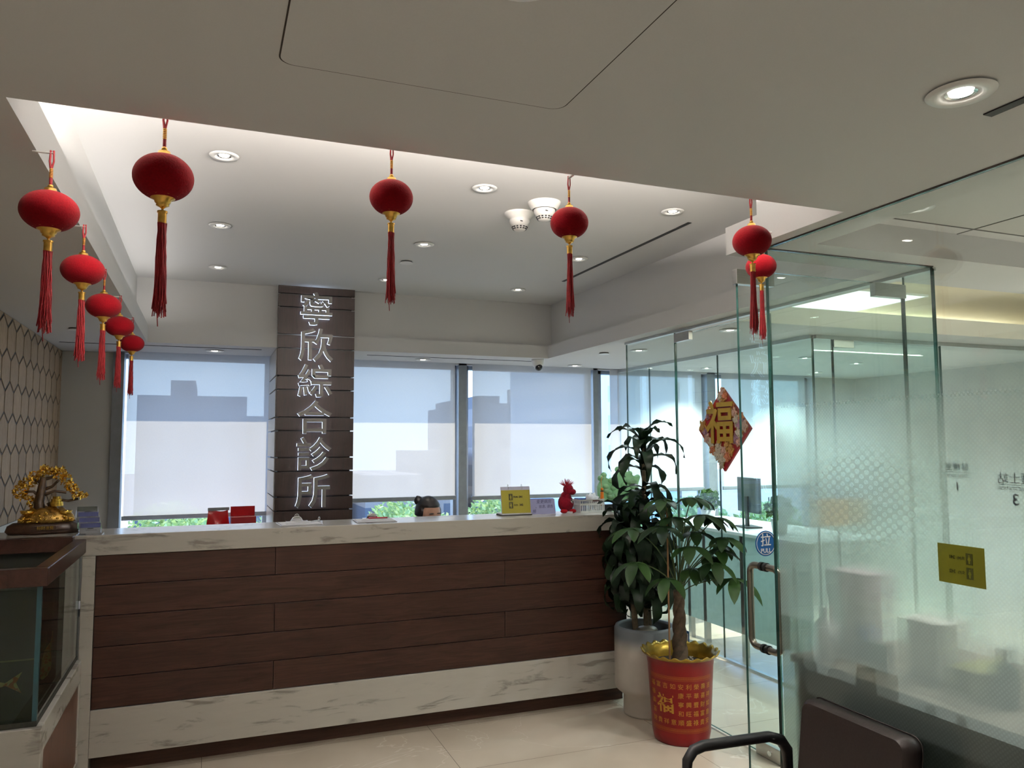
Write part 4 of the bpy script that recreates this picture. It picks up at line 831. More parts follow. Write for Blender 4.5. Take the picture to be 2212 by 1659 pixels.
def hairf(d, v):
    k = 1.0
    if d.y < 0.0 and d.z < 0.50 and not (abs(d.x) > 0.86): k = 0.90
    if d.z < -0.25: k = 0.86
    return v * k
hb.ball((0, 0.010, 0.012), (0.087, 0.100, 0.113), 56, 36, hairf); hb.v = [tuple(HR @ Vector(v)) for v in hb.v]; hb.build('hair', HAIR, pe)
hpart('hair_bun', HAIR, ((-0.045, 0.07, 0.085), (0.030, 0.030, 0.032)), ((-0.05, 0.075, 0.108), (0.012, 0.012, 0.01)))
oc = thing('office_chair', 'black office chair under the seated receptionist', 'chair', (1.395, 5.27, 0))
CH = mat('black_mesh_fabric', (0.02, 0.02, 0.022), 0.8)
MB().box(-0.24, 0.24, -0.24, 0.22, 0.37, 0.42).build('seat', CH, oc, bevel=0.02); MB().box(-0.2, 0.2, 0.22, 0.25, 0.50, 0.90).build('backrest', CH, oc, bevel=0.01); MB().cyl((0, 0, 0.06), 0.025, 0.31, 14).build('post', STEEL, oc)
b = MB()
for k in range(5): a = 2 * PI * k / 5; b.tube([(0, 0, 0.08), (0.26 * math.cos(a), 0.26 * math.sin(a), 0.045)], 0.018, 8).ball((0.26 * math.cos(a), 0.26 * math.sin(a), 0.025), 0.025, 10, 8)
b.build('base', DARK, oc); MB().box(-0.02, 0.02, 0.2, 0.235, 0.40, 0.55).build('back_bracket', DARK, oc)

# ------------------------------------------------------------------ glass partitions and doors
def pane(mb_edge, name, parent, x0, x1, y0, y1, z0, z1):
    e = 0.0008; mb = MB()
    th_x = (x1 - x0) < (y1 - y0)
    vs = [(x, y, z) for z in (z0, z1) for y in (y0, y1) for x in (x0, x1)]
    F = {'b': (0, 2, 3, 1), 't': (4, 5, 7, 6), 'y0': (0, 1, 5, 4), 'y1': (2, 6, 7, 3), 'x0': (0, 4, 6, 2), 'x1': (1, 3, 7, 5)}
    for k, f in F.items():
        mb.mi(0 if k in (('x0', 'x1') if th_x else ('y0', 'y1')) else 1).add([vs[i] for i in f], [(0, 1, 2, 3)])
    return mb.build(name, [GLASS, GEDGE], parent)
CHAN = mat('white_metal_channel', S(200, 206, 206), 0.35, 0.4)
XD = 2.70
g1 = sthing('wall_partition')                 # between the lobby and the corridor
pane(0, 'glass_pane', g1, XD, XD + 0.012, 4.10, 4.70, 0.01, 2.305); pane(0, 'glass_pane', g1, XD, XD + 0.012, 2.24, 2.385, 0.01, 2.305)
MB().box(XD - 0.012, XD + 0.024, 4.10, 6.5, 0, 0.012).box(XD - 0.012, XD + 0.024, 2.24, 2.385, 0, 0.012).build('floor_channel', CHAN, g1)
MB().box(XD - 0.01, XD + 0.022, 2.24, 4.70, 2.296, 2.312).build('ceiling_channel', CHAN, g1)
def patch(name, par, x0, x1, y0, y1, z0, z1, m=STEEL): return MB().box(x0, x1, y0, y1, z0, z1).build(name, m, par, bevel=0.0015)
d1 = sthing('door_1')                          # closed leaf of the corridor door
pane(0, 'glass_pane', d1, XD, XD + 0.012, 3.215, 4.09, 0.012, 2.28)
patch('top_patch', d1, XD - 0.008, XD + 0.020, 3.93, 4.09, 2.235, 2.290); patch('bottom_patch', d1, XD - 0.008, XD + 0.020, 3.93, 4.09, 0.008, 0.06)
lk = patch('lock_patch', d1, XD - 0.008, XD + 0.020, 3.215, 3.41, 0.004, 0.075); MB().cyl((XD - 0.013, 3.30, 0.038), 0.014, 0.006, 20, axis='X').build('lock_cylinder', CHROME, lk)
MB().tube([(XD - 0.001, 3.27, 1.25), (XD - 0.05, 3.27, 1.25), (XD - 0.06, 3.27, 1.23), (XD - 0.06, 3.27, 0.87), (XD - 0.05, 3.27, 0.85), (XD - 0.001, 3.27, 0.85)], 0.0125, 12).build('pull_handle', STEEL, d1) if False else None
d2 = sthing('door_2')                          # open leaf standing out into the lobby
DY = 2.375
pane(0, 'glass_pane', d2, 1.852, 2.69, DY, DY + 0.012, 0.012, 2.262)
patch('top_lock_patch', d2, 1.842, 2.018, DY - 0.008, DY + 0.020, 2.205, 2.262); patch('hinge_patch', d2, 2.53, 2.70, DY - 0.008, DY + 0.020, 2.205, 2.262); patch('bottom_patch', d2, 1.845, 2.02, DY - 0.008, DY + 0.020, 0.006, 0.065); patch('bottom_hinge_patch', d2, 2.53, 2.70, DY - 0.008, DY + 0.020, 0.006, 0.065)
HX = 1.94; HB = mat('bronze_steel_handle', S(150, 138, 128), 0.28, 0.9)
for nm_, sg in (('pull_handle', 1), ('pull_handle', -1)):
    y0 = DY + (0.012 if sg > 0 else 0); pts = []
    for k in range(7): a = PI / 2 * k / 6; pts.append((HX, y0 + sg * (0.045 + 0.03 * math.sin(a)), 1.145 - 0.03 * (1 - math.cos(a))))
    for k in range(7): a = PI / 2 * k / 6; pts.append((HX, y0 + sg * (0.045 + 0.03 * math.cos(a)), 0.845 + 0.03 * (1 - math.sin(a))))
    h_ = MB().tube([(HX, y0, 1.145)] + pts + [(HX, y0, 0.845)], 0.0125, 14).build('pull_handle', HB, d2)
    for zz in (1.145, 0.845): MB().cyl((HX, y0 if sg > 0 else y0 - 0.012, zz), 0.0165, 0.012, 18, axis='Y').build('rubber_ring', DARK, h_)
BLUE = mat('blue_sticker', S(20, 92, 160), 0.35)
stk = thing('pull_sticker', 'round blue sticker reading PULL on the glass door above its handle', 'sticker', (1.945, DY - 0.0005, 1.232))
MB().cyl((0, -0.001, 0), 0.047, 0.001, 40, axis='Y').build('disc', BLUE, stk)
MB().lathe((0, 0, 0), [(0.040, 0.0), (0.0425, 0.0), (0.0425, 0.0006), (0.040, 0.0006), (0.040, 0)], 40).build('white_ring', PAPER, stk)
stk.children[1].rotation_euler = (PI / 2, 0, 0); stk.children[1].location = (0, -0.0012, 0)
text('character_text', '拉', 0.048, TM(FRONT, 0, -0.0018, 0.009), PAPER, stk, 0.0003, offset=0.0006); text('pull_text', 'PULL', 0.022, TM(FRONT, 0, -0.0018, -0.027), PAPER, stk, 0.0003, offset=0.0005)
g2 = sthing('wall_clinic')                    # frosted glass of the room on the right
pane(0, 'glass_pane', g2, 1.86, 1.872, -2.0, 2.228, 0.01, 2.306); pane(0, 'glass_pane', g2, 1.873, 2.69, 2.228, 2.24, 0.01, 2.306)
MB().add([(1.8765, -2.0, 0.01), (1.8765, 2.22, 0.01), (1.8765, 2.22, 1.88), (1.8765, -2.0, 1.88)], [(0, 1, 2, 3)]).build('frosted_film', FILM, g2)
MB().box(1.856, 1.876, -2.0, 2.24, 2.307, 2.3115).box(1.876, 2.69, 2.224, 2.244, 2.307, 2.3115).build('ceiling_channel', mat('dark_channel', S(70, 60, 54), 0.5), g2)
MB().box(1.855, 1.880, -2.0, 2.242, 0, 0.012).build('floor_channel', CHAN, g2)
g3 = sthing('wall_corridor')                  # second glass wall
X3 = 3.63
for a, b_ in ((3.93, 4.93), (4.935, 5.92), (5.925, 6.49)): pane(0, 'glass_pane', g3, X3, X3 + 0.012, a, b_, 0.012, 2.305)
pane(0, 'glass_pane', g3, 3.645, 3.80, 3.925, 3.937, 0.012, 2.305); pane(0, 'glass_pane', g3, 4.78, 6.58, 3.925, 3.937, 0.012, 2.305)
MB().box(X3 - 0.01, X3 + 0.022, 3.93, 6.5, 2.285, 2.312).box(X3 - 0.01, X3 + 0.022, 3.93, 6.5, 0, 0.014).box(3.66, 6.58, 3.915, 3.947, 2.285, 2.312).build('channel', CHAN, g3)
d3 = sthing('door_3'); pane(0, 'glass_pane', d3, 3.81, 4.77, 3.925, 3.937, 0.012, 2.28); patch('top_patch', d3, 3.81, 3.98, 3.917, 3.945, 2.235, 2.29)
MB().cyl((4.68, 3.88, 0.85), 0.0125, 0.32, 12).build('pull_handle', STEEL, d3)
struct(MB().box(4.9, 6.6, 2.6, 2.75, 0, ZC).build('wall_inner', WALLP)); struct(MB().box(5.0, 5.12, -2.5, 2.6, 0, ZC).build('wall_inner', WALLP))
MOIRE = bpy.data.materials.new('moire_dots'); t, out = nodes(MOIRE); v = coords(t)  # moire of the overlapping frosted films, painted as pale dots on an added sheet
s_ = N(t, 'SeparateXYZ'); L(t, v, s_.inputs[0])
cb = N(t, 'CombineXYZ'); L(t, s_.outputs[1], cb.inputs[0]); L(t, s_.outputs[2], cb.inputs[1]); mp = N(t, 'Mapping'); mp.inputs['Rotation'].default_value = (0, 0, 0.70); mp.inputs['Scale'].default_value = (38, 48, 1); L(t, cb.outputs[0], mp.inputs[0])
vo = N(t, 'TexVoronoi', _voronoi_dimensions='2D', Scale=1.0, Randomness=0.0); L(t, mp.outputs[0], vo.inputs['Vector'])
dm = N(t, 'MapRange', _interpolation_type='SMOOTHSTEP'); dm.inputs['From Min'].default_value = 0.28; dm.inputs['From Max'].default_value = 0.48; L(t, vo.outputs['Distance'], dm.inputs[0])
gr = N(t, 'TexGradient', _gradient_type='SPHERICAL'); m2 = N(t, 'Mapping', _vector_type='TEXTURE'); m2.inputs['Location'].default_value = (1.8745, 1.84, 1.43); m2.inputs['Scale'].default_value = (1, 0.40, 0.26); L(t, v, m2.inputs[0]); L(t, m2.outputs[0], gr.inputs[0])
gm = N(t, 'MapRange', _interpolation_type='SMOOTHSTEP'); gm.inputs['From Max'].default_value = 1.0; gm.inputs['To Max'].default_value = 0.55; L(t, gr.outputs[1] if len(gr.outputs) > 1 else gr.outputs[0], gm.inputs[0])
mu = N(t, 'Math', _operation='MULTIPLY'); L(t, dm.outputs[0], mu.inputs[0]); L(t, gm.outputs[0], mu.inputs[1])
tp = N(t, 'BsdfTransparent', Color=(1, 1, 1, 1)); tl = N(t, 'BsdfTranslucent', Color=rgba((0.85, 0.92, 0.89))); df = N(t, 'BsdfDiffuse', Color=rgba((0.85, 0.92, 0.89))); ad = N(t, 'MixShader'); L(t, tl.outputs[0], ad.inputs[1]); L(t, df.outputs[0], ad.inputs[2])
mx = N(t, 'MixShader'); L(t, mu.outputs[0], mx.inputs[0]); L(t, tp.outputs[0], mx.inputs[1]); L(t, ad.outputs[0], mx.inputs[2]); L(t, mx.outputs[0], out.inputs[0])
MB().add([(1.8745, 1.3, 1.1), (1.8745, 2.22, 1.1), (1.8745, 2.22, 1.75), (1.8745, 1.3, 1.75)], [(0, 1, 2, 3)]).build('moire_dots', MOIRE, g2)
# luminous ceiling panel of the corridor
lp = thing('ceiling_light_panel', 'large square luminous panel in the corridor ceiling beyond the glass', 'ceiling light', (4.13, 4.42, 2.60))
MB().box(-0.35, 0.35, -0.65, 0.65, -0.012, 0.0).build('diffuser', emission('panel_glow', (1.0, 0.95, 0.86), 1.9), lp); MB().box(-0.36, 0.36, -0.66, -0.65, -0.014, 0.0).box(-0.36, 0.36, 0.65, 0.66, -0.014, 0.0).box(-0.36, -0.35, -0.65, 0.65, -0.014, 0.0).box(0.35, 0.36, -0.65, 0.65, -0.014, 0.0).build('frame', WHITE, lp)
area((4.6, 4.60, ZL + 0.02), 3.4, 0.03, 9, (1.0, 0.94, 0.78), (0, -0.4, 1))  # unseen area light added to brighten the cream coffer ceiling
area((4.6, 2.475, ZL + 0.02), 3.4, 0.03, 16, (1.0, 0.94, 0.78), (0, 0.4, 1))  # second added light for the coffer, hidden above its near ledge
# grid lines of the clinic ceiling
cg = MB()
for x in (2.1, 2.7, 3.3, 3.9): cg.box(x - 0.003, x + 0.003, -1.5, 2.12, ZL - 0.002, ZL)
for y in (0.25, 0.85, 1.45, 2.05): cg.box(2.0, 5.0, y - 0.003, y + 0.003, ZL - 0.002, ZL)
struct(cg.build('trim_7', mat('grey_joint', S(90, 90, 86), 0.7)))

# red diamond decoration on the closed door
DR = mat('lacquer_red_board', S(150, 12, 22), 0.4, var=0.1); DG = mat('brushed_gold_print', S(198, 160, 50), 0.4, 0.35, var=0.1)
dd = thing('diamond_decoration', 'red diamond shaped new year board with gold character on the glass door', 'wall decoration', (XD - 0.001, 3.605, 1.685))
a_ = 0.235
MB().prism([(0, a_), (-a_, 0), (0, -a_), (a_, 0)], 0.0, 0.012, LEFT).build('board', [DR], dd)
MB().prism([(0, a_ * 0.99), (a_ * 0.99, 0), (a_, 0.008), (0.012, a_)], 0.0121, 0.016, LEFT).build('side_rim', mat('dusty_red_rim', S(130, 60, 60), 0.5), dd)
text('gold_character', '福', 0.255, TM(LEFT, -0.0235, 0.018, 0.022), DG, dd, ext=0.002, offset=0.0045)
FC = [mat('pale_pink_relief', S(214, 176, 160), 0.5, var=0.2, scale=60), mat('mauve_relief', S(160, 120, 140), 0.5, var=0.2, scale=60), mat('cream_relief', S(216, 206, 186), 0.5, var=0.2, scale=60), mat('peach_relief', S(206, 130, 96), 0.5, var=0.2, scale=60), mat('ochre_relief', S(196, 150, 80), 0.5, var=0.2, scale=60)]
CL = [(0.0, 0.205, 0.028, 0), (0.02, 0.185, 0.024, 3), (-0.02, 0.18, 0.024, 2), (0.0, 0.165, 0.02, 4), (-0.125, 0.105, 0.024, 3), (-0.14, 0.075, 0.018, 1), (-0.19, 0.02, 0.034, 4), (-0.165, -0.015, 0.026, 1), (-0.15, -0.05, 0.028, 0), (-0.115, -0.075, 0.026, 2), (-0.105, -0.115, 0.026, 3),
      (-0.045, -0.09, 0.028, 2), (-0.055, -0.135, 0.034, 2), (-0.02, -0.165, 0.034, 2), (0.0, -0.12, 0.024, 0), (0.035, -0.085, 0.028, 4), (0.06, -0.115, 0.03, 4), (0.03, -0.15, 0.028, 3), (-0.02, -0.20, 0.02, 2), (0.10, 0.09, 0.026, 0), (0.12, 0.05, 0.034, 2), (0.15, 0.02, 0.034, 1), (0.14, -0.02, 0.032, 2), (0.185, 0.015, 0.03, 0), (0.105, -0.055, 0.028, 1), (0.13, -0.07, 0.024, 0), (0.09, 0.13, 0.016, 3), (0.16, 0.065, 0.022, 3)]
rnd = random.Random(6)
for j, (u, v, r_, c) in enumerate(CL):
    r_ *= 0.92; k0 = rnd.random() * 6
    pts = [(u + r_ * (1 + 0.28 * math.sin(5 * t + k0) + 0.1 * math.sin(9 * t)) * math.cos(t), v + r_ * (1 + 0.28 * math.sin(5 * t + k0) + 0.1 * math.sin(9 * t)) * math.sin(t) * 1.1) for t in [2 * PI * q / 26 for q in range(26)]]
    b = MB(); b.prism(pts, 0.012, 0.017 + 0.0006 * (j % 5), LEFT); b.prism([(u + (x - u) * 0.55, v + (y - v) * 0.55) for x, y in pts], 0.0165, 0.022 + 0.0005 * (j % 4), LEFT)
    b.build('relief_ornament', FC[c], dd, bevel=0.0015)
b = MB()
for j, (u, v, r_, c) in enumerate(CL): b.tube([LEFT @ Vector((u + r_ * (1.02 + 0.1 * math.sin(5 * t + j)) * math.cos(t), v + r_ * (1.02 + 0.1 * math.sin(5 * t + j)) * math.sin(t), 0.0165)) for t in [2 * PI * q / 20 for q in range(20)]], 0.0012, 4, True)
b.build('gold_outlines', DG, dd)
# small numbered notice on the fixed pane
n8 = thing('number_notice', 'small blue and white notice with number 8 low on the glass', 'notice', (XD - 0.002, 4.10, 0.43))
patchw = MB().box(-0.0008, 0, -0.10, 0.06, -0.085, 0.06).build('blue_sheet', mat('sky_blue_print', S(60, 120, 185), 0.5), n8); MB().box(-0.0016, -0.0008, -0.09, 0.02, -0.045, 0.045).build('white_square', PAPER, n8)
text('number_text', '8', 0.07, TM(LEFT, -0.002, -0.045, 0), BLUE, n8, 0.0003, offset=0.001)

# ------------------------------------------------------------------ far room behind the second glass wall
dk = thing('office_desk', 'white desk with front panel in the room beyond the second glass wall', 'desk', (0, 0, 0))
MB().box(3.78, 4.55, 4.2, 6.15, 0.905, 0.93).build('desk_top', WHITE, dk, bevel=0.003); MB().box(3.80, 3.82, 4.2, 6.1, 0.17, 0.905).build('front_panel', mat('pale_teal_laminate', S(190, 212, 208), 0.3), dk)
for y in (4.35, 4.92, 5.40, 5.62): MB().box(3.80, 3.84, y - 0.02, y + 0.02, 0, 0.905).build('leg', STEEL, dk)
pc = thing('computer_monitor', 'dark computer monitor on the desk beyond the glass', 'monitor', (4.1, 5.19, 0.931), 1.35)
MB().box(-0.19, 0.19, -0.012, 0.012, 0.12, 0.40).build('screen', mat('dark_monitor', S(70, 80, 86), 0.4), pc, bevel=0.004); MB().box(-0.02, 0.02, 0.012, 0.03, 0.0, 0.25).build('stand', DARK, pc); MB().box(-0.1, 0.1, -0.06, 0.08, 0.0, 0.012).build('foot', DARK, pc)
LEAF = leaf_mat('glossy_dark_leaf', S(18, 34, 18), S(44, 70, 32)); LEAF2 = leaf_mat('mid_green_leaf', S(40, 72, 26), S(84, 118, 44)); LEAF3 = leaf_mat('dark_strap_leaf', S(12, 24, 16), S(24, 42, 24))
for loc, lab in (((4.05, 4.78, 0.931), 'small green potted plant at the near end of the far desk'), ((4.1, 5.75, 0.931), 'small green potted plant beyond the computer monitor')):
    sp3 = thing('small_plant', lab, 'potted plant', loc, 0, 'small plants on the far desk')
    MB().lathe((0, 0, 0), [(0, 0), (0.05, 0), (0.065, 0.10), (0.06, 0.10), (0.05, 0.09), (0, 0.09)], 20).build('pot', WHITE, sp3); cluster((0, 0, 0.19), (0.11, 0.11, 0.10), 160, 0.03, 9).build('foliage', LEAF2, sp3)
wc = tag(MB().box(2.82, 3.10, 4.95, 5.35, 0, 0.68).build('white_bin_cabinet', WHITE, None, bevel=0.004), 'small white cabinet beyond the glass behind the tall plant', 'cabinet')

# ------------------------------------------------------------------ room behind the frosted glass
cab = thing('work_cabinet', 'dark counter-height cabinet pressed behind the frosted glass', 'cabinet', (0, 0, 0))
DKC = mat('shaded_cabinet_tone', S(74, 66, 58), 0.6)  # shade on the cabinet's back side is put into this dark colour
MB().box(1.91, 2.5, 0.2, 2.2, 0.0, 0.85).build('cabinet_body', DKC, cab); MB().box(1.90, 2.5, 0.2, 2.21, 0.85, 0.875).build('cabinet_top', mat('taupe_top', S(110, 100, 88), 0.5), cab)
CT = 0.876
def bottle(x, y, r_, h_, col, label, cap=(0.6, 0.6, 0.6)):
    o = thing('bottle', label, 'bottle', (x, y, CT), 0, 'bottles behind the frosted glass'); c = 'bottle_%d_%d_%d' % tuple(int(q * 255) for q in col)
    MB().lathe((0, 0, 0), [(0, 0), (r_, 0), (r_, h_ * 0.68), (r_ * 0.4, h_ * 0.82), (r_ * 0.35, h_ * 0.9)], 20).build('body', mat(c, col, 0.3), o); MB().cyl((0, 0, h_ * 0.9), r_ * 0.42, h_ * 0.12, 16).build('cap', mat(c + '_cap', cap, 0.4), o)
bottle(2.03, 2.24 - 0.05, 0.022, 0.10, S(120, 150, 120), 'small green bottle behind the frosted glass, leftmost', S(40, 100, 60)); bottle(1.95, 2.10, 0.030, 0.17, S(210, 212, 214), 'white pump bottle behind the frosted glass with blue one'); bottle(2.04, 2.035, 0.026, 0.14, S(60, 90, 130), 'blue bottle behind the frosted glass')
bottle(2.06, 1.55, 0.035, 0.15, S(60, 90, 84), 'dark teal bottle behind the frosted glass, far right', S(50, 70, 70)); bottle(2.10, 1.36, 0.04, 0.15, S(210, 212, 212), 'white bottle behind the frosted glass at the right edge')
def boxthing(nm_, x0, x1, y0, y1, z0, z1, col, label, cat='box'):
    return tag(MB().box(x0, x1, y0, y1, z0, z1).build(nm_, mat('card_%d_%d_%d' % tuple(int(q * 255) for q in col), col, 0.6), None, bevel=0.003), label, cat)
boxthing('box', 1.995, 2.0, 1.885, 1.985, CT, 0.965, S(96, 128, 120), 'teal folder standing against the frosted glass', 'folder'); boxthing('box', 2.03, 2.12, 1.73, 1.87, CT, 1.06, S(215, 215, 208), 'white paper bag with print behind the frosted glass', 'bag')
boxthing('box', 2.02, 2.18, 1.585, 1.70, CT, 0.955, S(120, 120, 70), 'olive box behind the frosted glass')
boxthing('box', 2.06, 2.14, 2.03, 2.20, 1.07, 1.16, S(205, 190, 196), 'pale pink carton with mauve top behind the frosted glass', 'carton'); boxthing('carton_stand', 2.06, 2.14, 2.03, 2.19, CT, 1.069, S(196, 192, 186), 'pale shelf box under the pink carton', 'box')
boxthing('box', 2.16, 2.3, 1.30, 1.50, CT, 0.99, S(200, 204, 210), 'round-topped white container stack at the right edge behind the glass')
# yellow toilet card on the glass
yc = thing('toilet_code_card', 'olive yellow card with reversed toilet codes stuck on frosted glass', 'sign', (1.8755, 1.51, 1.277))
YT = Matrix(((0, 1, 0, 0), (1, 0, 0, 0), (0, 0, 1, 0), (0, 0, 0, 1)))
MB().box(-0.0009, -0.0002, -0.069, 0.069, -0.052, 0.052).build('card', mat('olive_yellow_card', S(190, 176, 50), 0.6), yc); 
TC = Matrix.Translation((-0.0008, 0, -0.058)) @ Matrix(((0, 1, 0, 0), (-1, 0, 0, 0), (0, 0, 1, 0), (0, 0, 0, 1))) @ Matrix.Scale(-1, 4, (1, 0, 0))
OLI = mat('olive_ink', S(120, 112, 44), 0.7); toilet_card(yc, TC @ Matrix.Scale(0.75, 4), True, OLI, OLI, mat('olive_yellow_card', YEL, 0.6))
# signs on the far glass of the room, read in reverse
SGB = mat('blue_grey_vinyl', S(70, 80, 120), 0.6)
for y, z, a, b_, c, lab, s in ((1.512, 1.525, '診療室', 'CLINIC ROOM', '1', 'smaller reversed grey room sign faint behind frosted glass, above the yellow card', 0.042), (1.352, 1.498, '護士站', 'NURSE STATION', '3', 'larger reversed grey room sign behind frosted glass at the right edge', 0.056)):
    o = thing('room_sign', lab, 'sign', (1.8785, y, z), 0, 'reversed vinyl room signs')
    k = 0.55
    text('sign_text', a, s * k, TM(BACKR, 0, 0, 0.012), SGB, o, 0.0003); MB().box(0, 0.0006, -s * k * 1.8, s * k * 1.8, -0.003, -0.002).build('rule_line', SGB, o)
    text('small_text', b_, s * k * 0.4, TM(BACKR, 0, 0, -0.012), SGB, o, 0.0002); text('number_text', c, s * k * 1.3, TM(BACKR, 0, 0, -0.04), SGB, o, 0.0003, offset=0.0006)
nt_ = tag(MB().box(-0.09, 0.09, 0, 0.001, -0.05, 0.05).build('paper_note', mat('beige_note', S(196, 186, 150), 0.7), None, loc=(2.115, 2.2265, 1.352)), 'beige paper note on the far glass seen through frosting', 'note')

# ------------------------------------------------------------------ plants
def strap(mb, base, az, pitch, length, width, droop, seg=9, wav=0.0, seed=0):
    p = Vector(base); pts = []; pt = pitch; rnd = random.Random(seed); tw = rnd.uniform(-0.5, 0.5)
    for i in range(seg + 1):
        t = i / seg; pts.append((p.copy(), pt, t)); st = length / seg
        p = p + Vector((math.cos(az) * math.cos(pt), math.sin(az) * math.cos(pt), math.sin(pt))) * st
        pt -= droop / seg * (1 + 1.2 * t)
    vs = []
    for (q, pt_, t) in pts:
        w_ = width * (0.35 + 1.3 * t * (1 - t) * 2) * (1 - t ** 4); w_ = max(w_, 0.0008)
        side = Vector((-math.sin(az), math.cos(az), 0)); nrm = Vector((-math.cos(az) * math.sin(pt_), -math.sin(az) * math.sin(pt_), math.cos(pt_)))
        a = tw * t; s2 = side * math.cos(a) + nrm * math.sin(a)
        wv = wav * math.sin(t * 18 + seed)
        vs += [q - s2 * w_ / 2 + nrm * (w_ * 0.16 + wv), q, q + s2 * w_ / 2 + nrm * (w_ * 0.16 - wv)]
    fs = []
    for i in range(seg): b = i * 3; fs += [(b, b + 1, b + 4, b + 3), (b + 1, b + 2, b + 5, b + 4)]
    mb.add(vs, fs, True)
dp = thing('dracaena_plant', 'tall dark-leaved potted plant in ribbed white pot by the counter end', 'potted plant', (2.49, 4.16, 0))
PX = (0.0, 0.0)
POTM = mat('ombre_ceramic', S(190, 184, 176), 0.6, var=0.03)
t = POTM.node_tree; bs = [n for n in t.nodes if n.type == 'BSDF_PRINCIPLED'][0]; src = bs.inputs['Base Color'].links[0].from_socket
s_ = N(t, 'SeparateXYZ'); L(t, coords(t), s_.inputs[0]); mr = N(t, 'MapRange', _interpolation_type='SMOOTHSTEP'); mr.inputs['From Min'].default_value = 0.37; mr.inputs['From Max'].default_value = 0.47; L(t, s_.outputs[2], mr.inputs[0])
mx = N(t, 'Mix', _data_type='RGBA'); L(t, mr.outputs[0], mx.inputs[0]); L(t, src, mx.inputs[6]); mx.inputs[7].default_value = rgba(S(104, 110, 116)); L(t, mx.outputs[2], bs.inputs['Base Color'])
MB().lathe((0, 0, 0), [(0, 0), (0.132, 0), (0.135, 0.012), (0.135, 0.115), (0.178, 0.15), (0.182, 0.17), (0.182, 0.50), (0.176, 0.515), (0.160, 0.515), (0.155, 0.50), (0.155, 0.45), (0.0, 0.45)], 72,
      fn=lambda j, a, r, z: (r * (1 + (0.014 * (1 if math.cos(12 * a) > 0.86 else 0) if 4 <= j <= 6 else 0)), z)).build('pot', POTM, dp)
MB().lathe((0, 0, 0), [(0.156, 0.452), (0.1, 0.462), (0, 0.468)], 40).build('soil', mat('dark_soil', S(40, 32, 26), 0.95, var=0.6, scale=120, bump=1.0), dp)
canes = [((0.01, 0.0), (0.0, -0.02), 1.62, 0.017), ((-0.05, 0.02), (-0.11, 0.0), 1.12, 0.019), ((0.05, 0.03), (0.03, 0.02), 0.98, 0.017)]
cn = MB(); fo = MB(); rnd = random.Random(21)
for ci, (b0, tp, h_, r_) in enumerate(canes):
    P_ = [(b0[0] + (tp[0] - b0[0]) * t, b0[1] + (tp[1] - b0[1]) * t, 0.44 + (h_ - 0.44) * t) for t in (0, 0.33, 0.66, 1)]
    cn.tube(P_, [r_, r_ * 0.95, r_ * 0.85, r_ * 0.6], 12)
    n_ = (74, 62, 46)[ci]; z0 = (0.78, 0.70, 0.68)[ci]
    for i in range(n_):
        t = (i + 0.5) / n_; z = z0 + (h_ - z0) * t + 0.02 * rnd.random(); f = (z - 0.44) / (h_ - 0.44)
        if ci == 0 and 1.36 < z < 1.42: continue
        az = i * 2.39996 + ci + 0.25 * rnd.random(); ln = (0.29 + 0.09 * rnd.random()) * (0.8 if t > 0.9 else 1); pit = 0.35 + 0.9 * max(0, t - 0.72) / 0.28 + 0.2 * rnd.random()
        if ci == 1: ln *= 0.88
        strap(fo, (b0[0] + (tp[0] - b0[0]) * f, b0[1] + (tp[1] - b0[1]) * f, z), az, pit, ln, 0.066 + 0.016 * rnd.random(), (2.1 if t < 0.8 else 1.6 - 0.8 * (t > 0.93)) + 1.0 * rnd.random(), 12, 0.009, i + 100 * ci)
cn.build('cane', mat('grey_brown_cane', S(86, 76, 60), 0.8, var=0.3, scale=50, bump=0.5), dp); 
def squeeze(vs, lims):
    out = []
    for v in vs:
        v = list(v)
        for ax, lim, sg, zmax in lims:
            if v[2] < zmax and v[ax] * sg > lim - 0.06: v[ax] = sg * (lim - 0.06 * math.exp(-(v[ax] * sg - lim + 0.06) / 0.06))
        out.append(tuple(v))
    return out
fo.v = squeeze(fo.v, [(0, 0.195, 1, 9), (1, 0.17, 1, 1.22), (1, 0.28, -1, 9)])
fo.build('foliage', LEAF3, dp)
MB().ball((0.0, -0.02, 0.49), (0.07, 0.055, 0.022), 14, 8).build('plastic_sleeve', mat('cloudy_plastic', S(104, 102, 92), 0.4), dp)

mp_ = thing('money_plant', 'braided-trunk money plant in tall red and gold pot', 'potted plant', (2.462, 3.745, 0))
RP = mat('red_lacquer_pot', S(112, 6, 12), 0.3, var=0.06, scale=12, spec=0.3)
MB().lathe((0, 0, 0), [(0, 0), (0.145, 0), (0.150, 0.006), (0.158, 0.05), (0.178, 0.40), (0.186, 0.445), (0.196, 0.458)], 96).build('pot', RP, mp_)
GI = mat('gold_rim_paint', S(150, 122, 44), 0.3, 0.7, var=0.15, scale=30)
MB().lathe((0, 0, 0), [(0.193, 0.448), (0.210, 0.462), (0.213, 0.469), (0.207, 0.470), (0.190, 0.455), (0.172, 0.42), (0.165, 0.36)], 160, fn=lambda j, a, r, z: (r * (1 + (0.018 * math.cos(22 * a) if 1 <= j <= 3 else 0)), z + (0.006 * math.cos(22 * a) if 1 <= j <= 3 else 0))).build('scalloped_rim', GI, mp_)
MB().lathe((0, 0, 0), [(0.170, 0.392), (0.0, 0.402)], 40).build('soil', MATS['dark_soil'], mp_)
pb = MB()
for i in range(60):
    a = rnd.random() * 2 * PI; r_ = 0.15 * math.sqrt(rnd.random()); pb.ball((r_ * math.cos(a), r_ * math.sin(a), 0.400), (0.006, 0.006, 0.004), 6, 4)
pb.build('pebbles', mat('pale_pebbles', S(170, 160, 146), 0.7), mp_)
def pot_r(z): return 0.158 + (z - 0.05) / 0.35 * 0.020
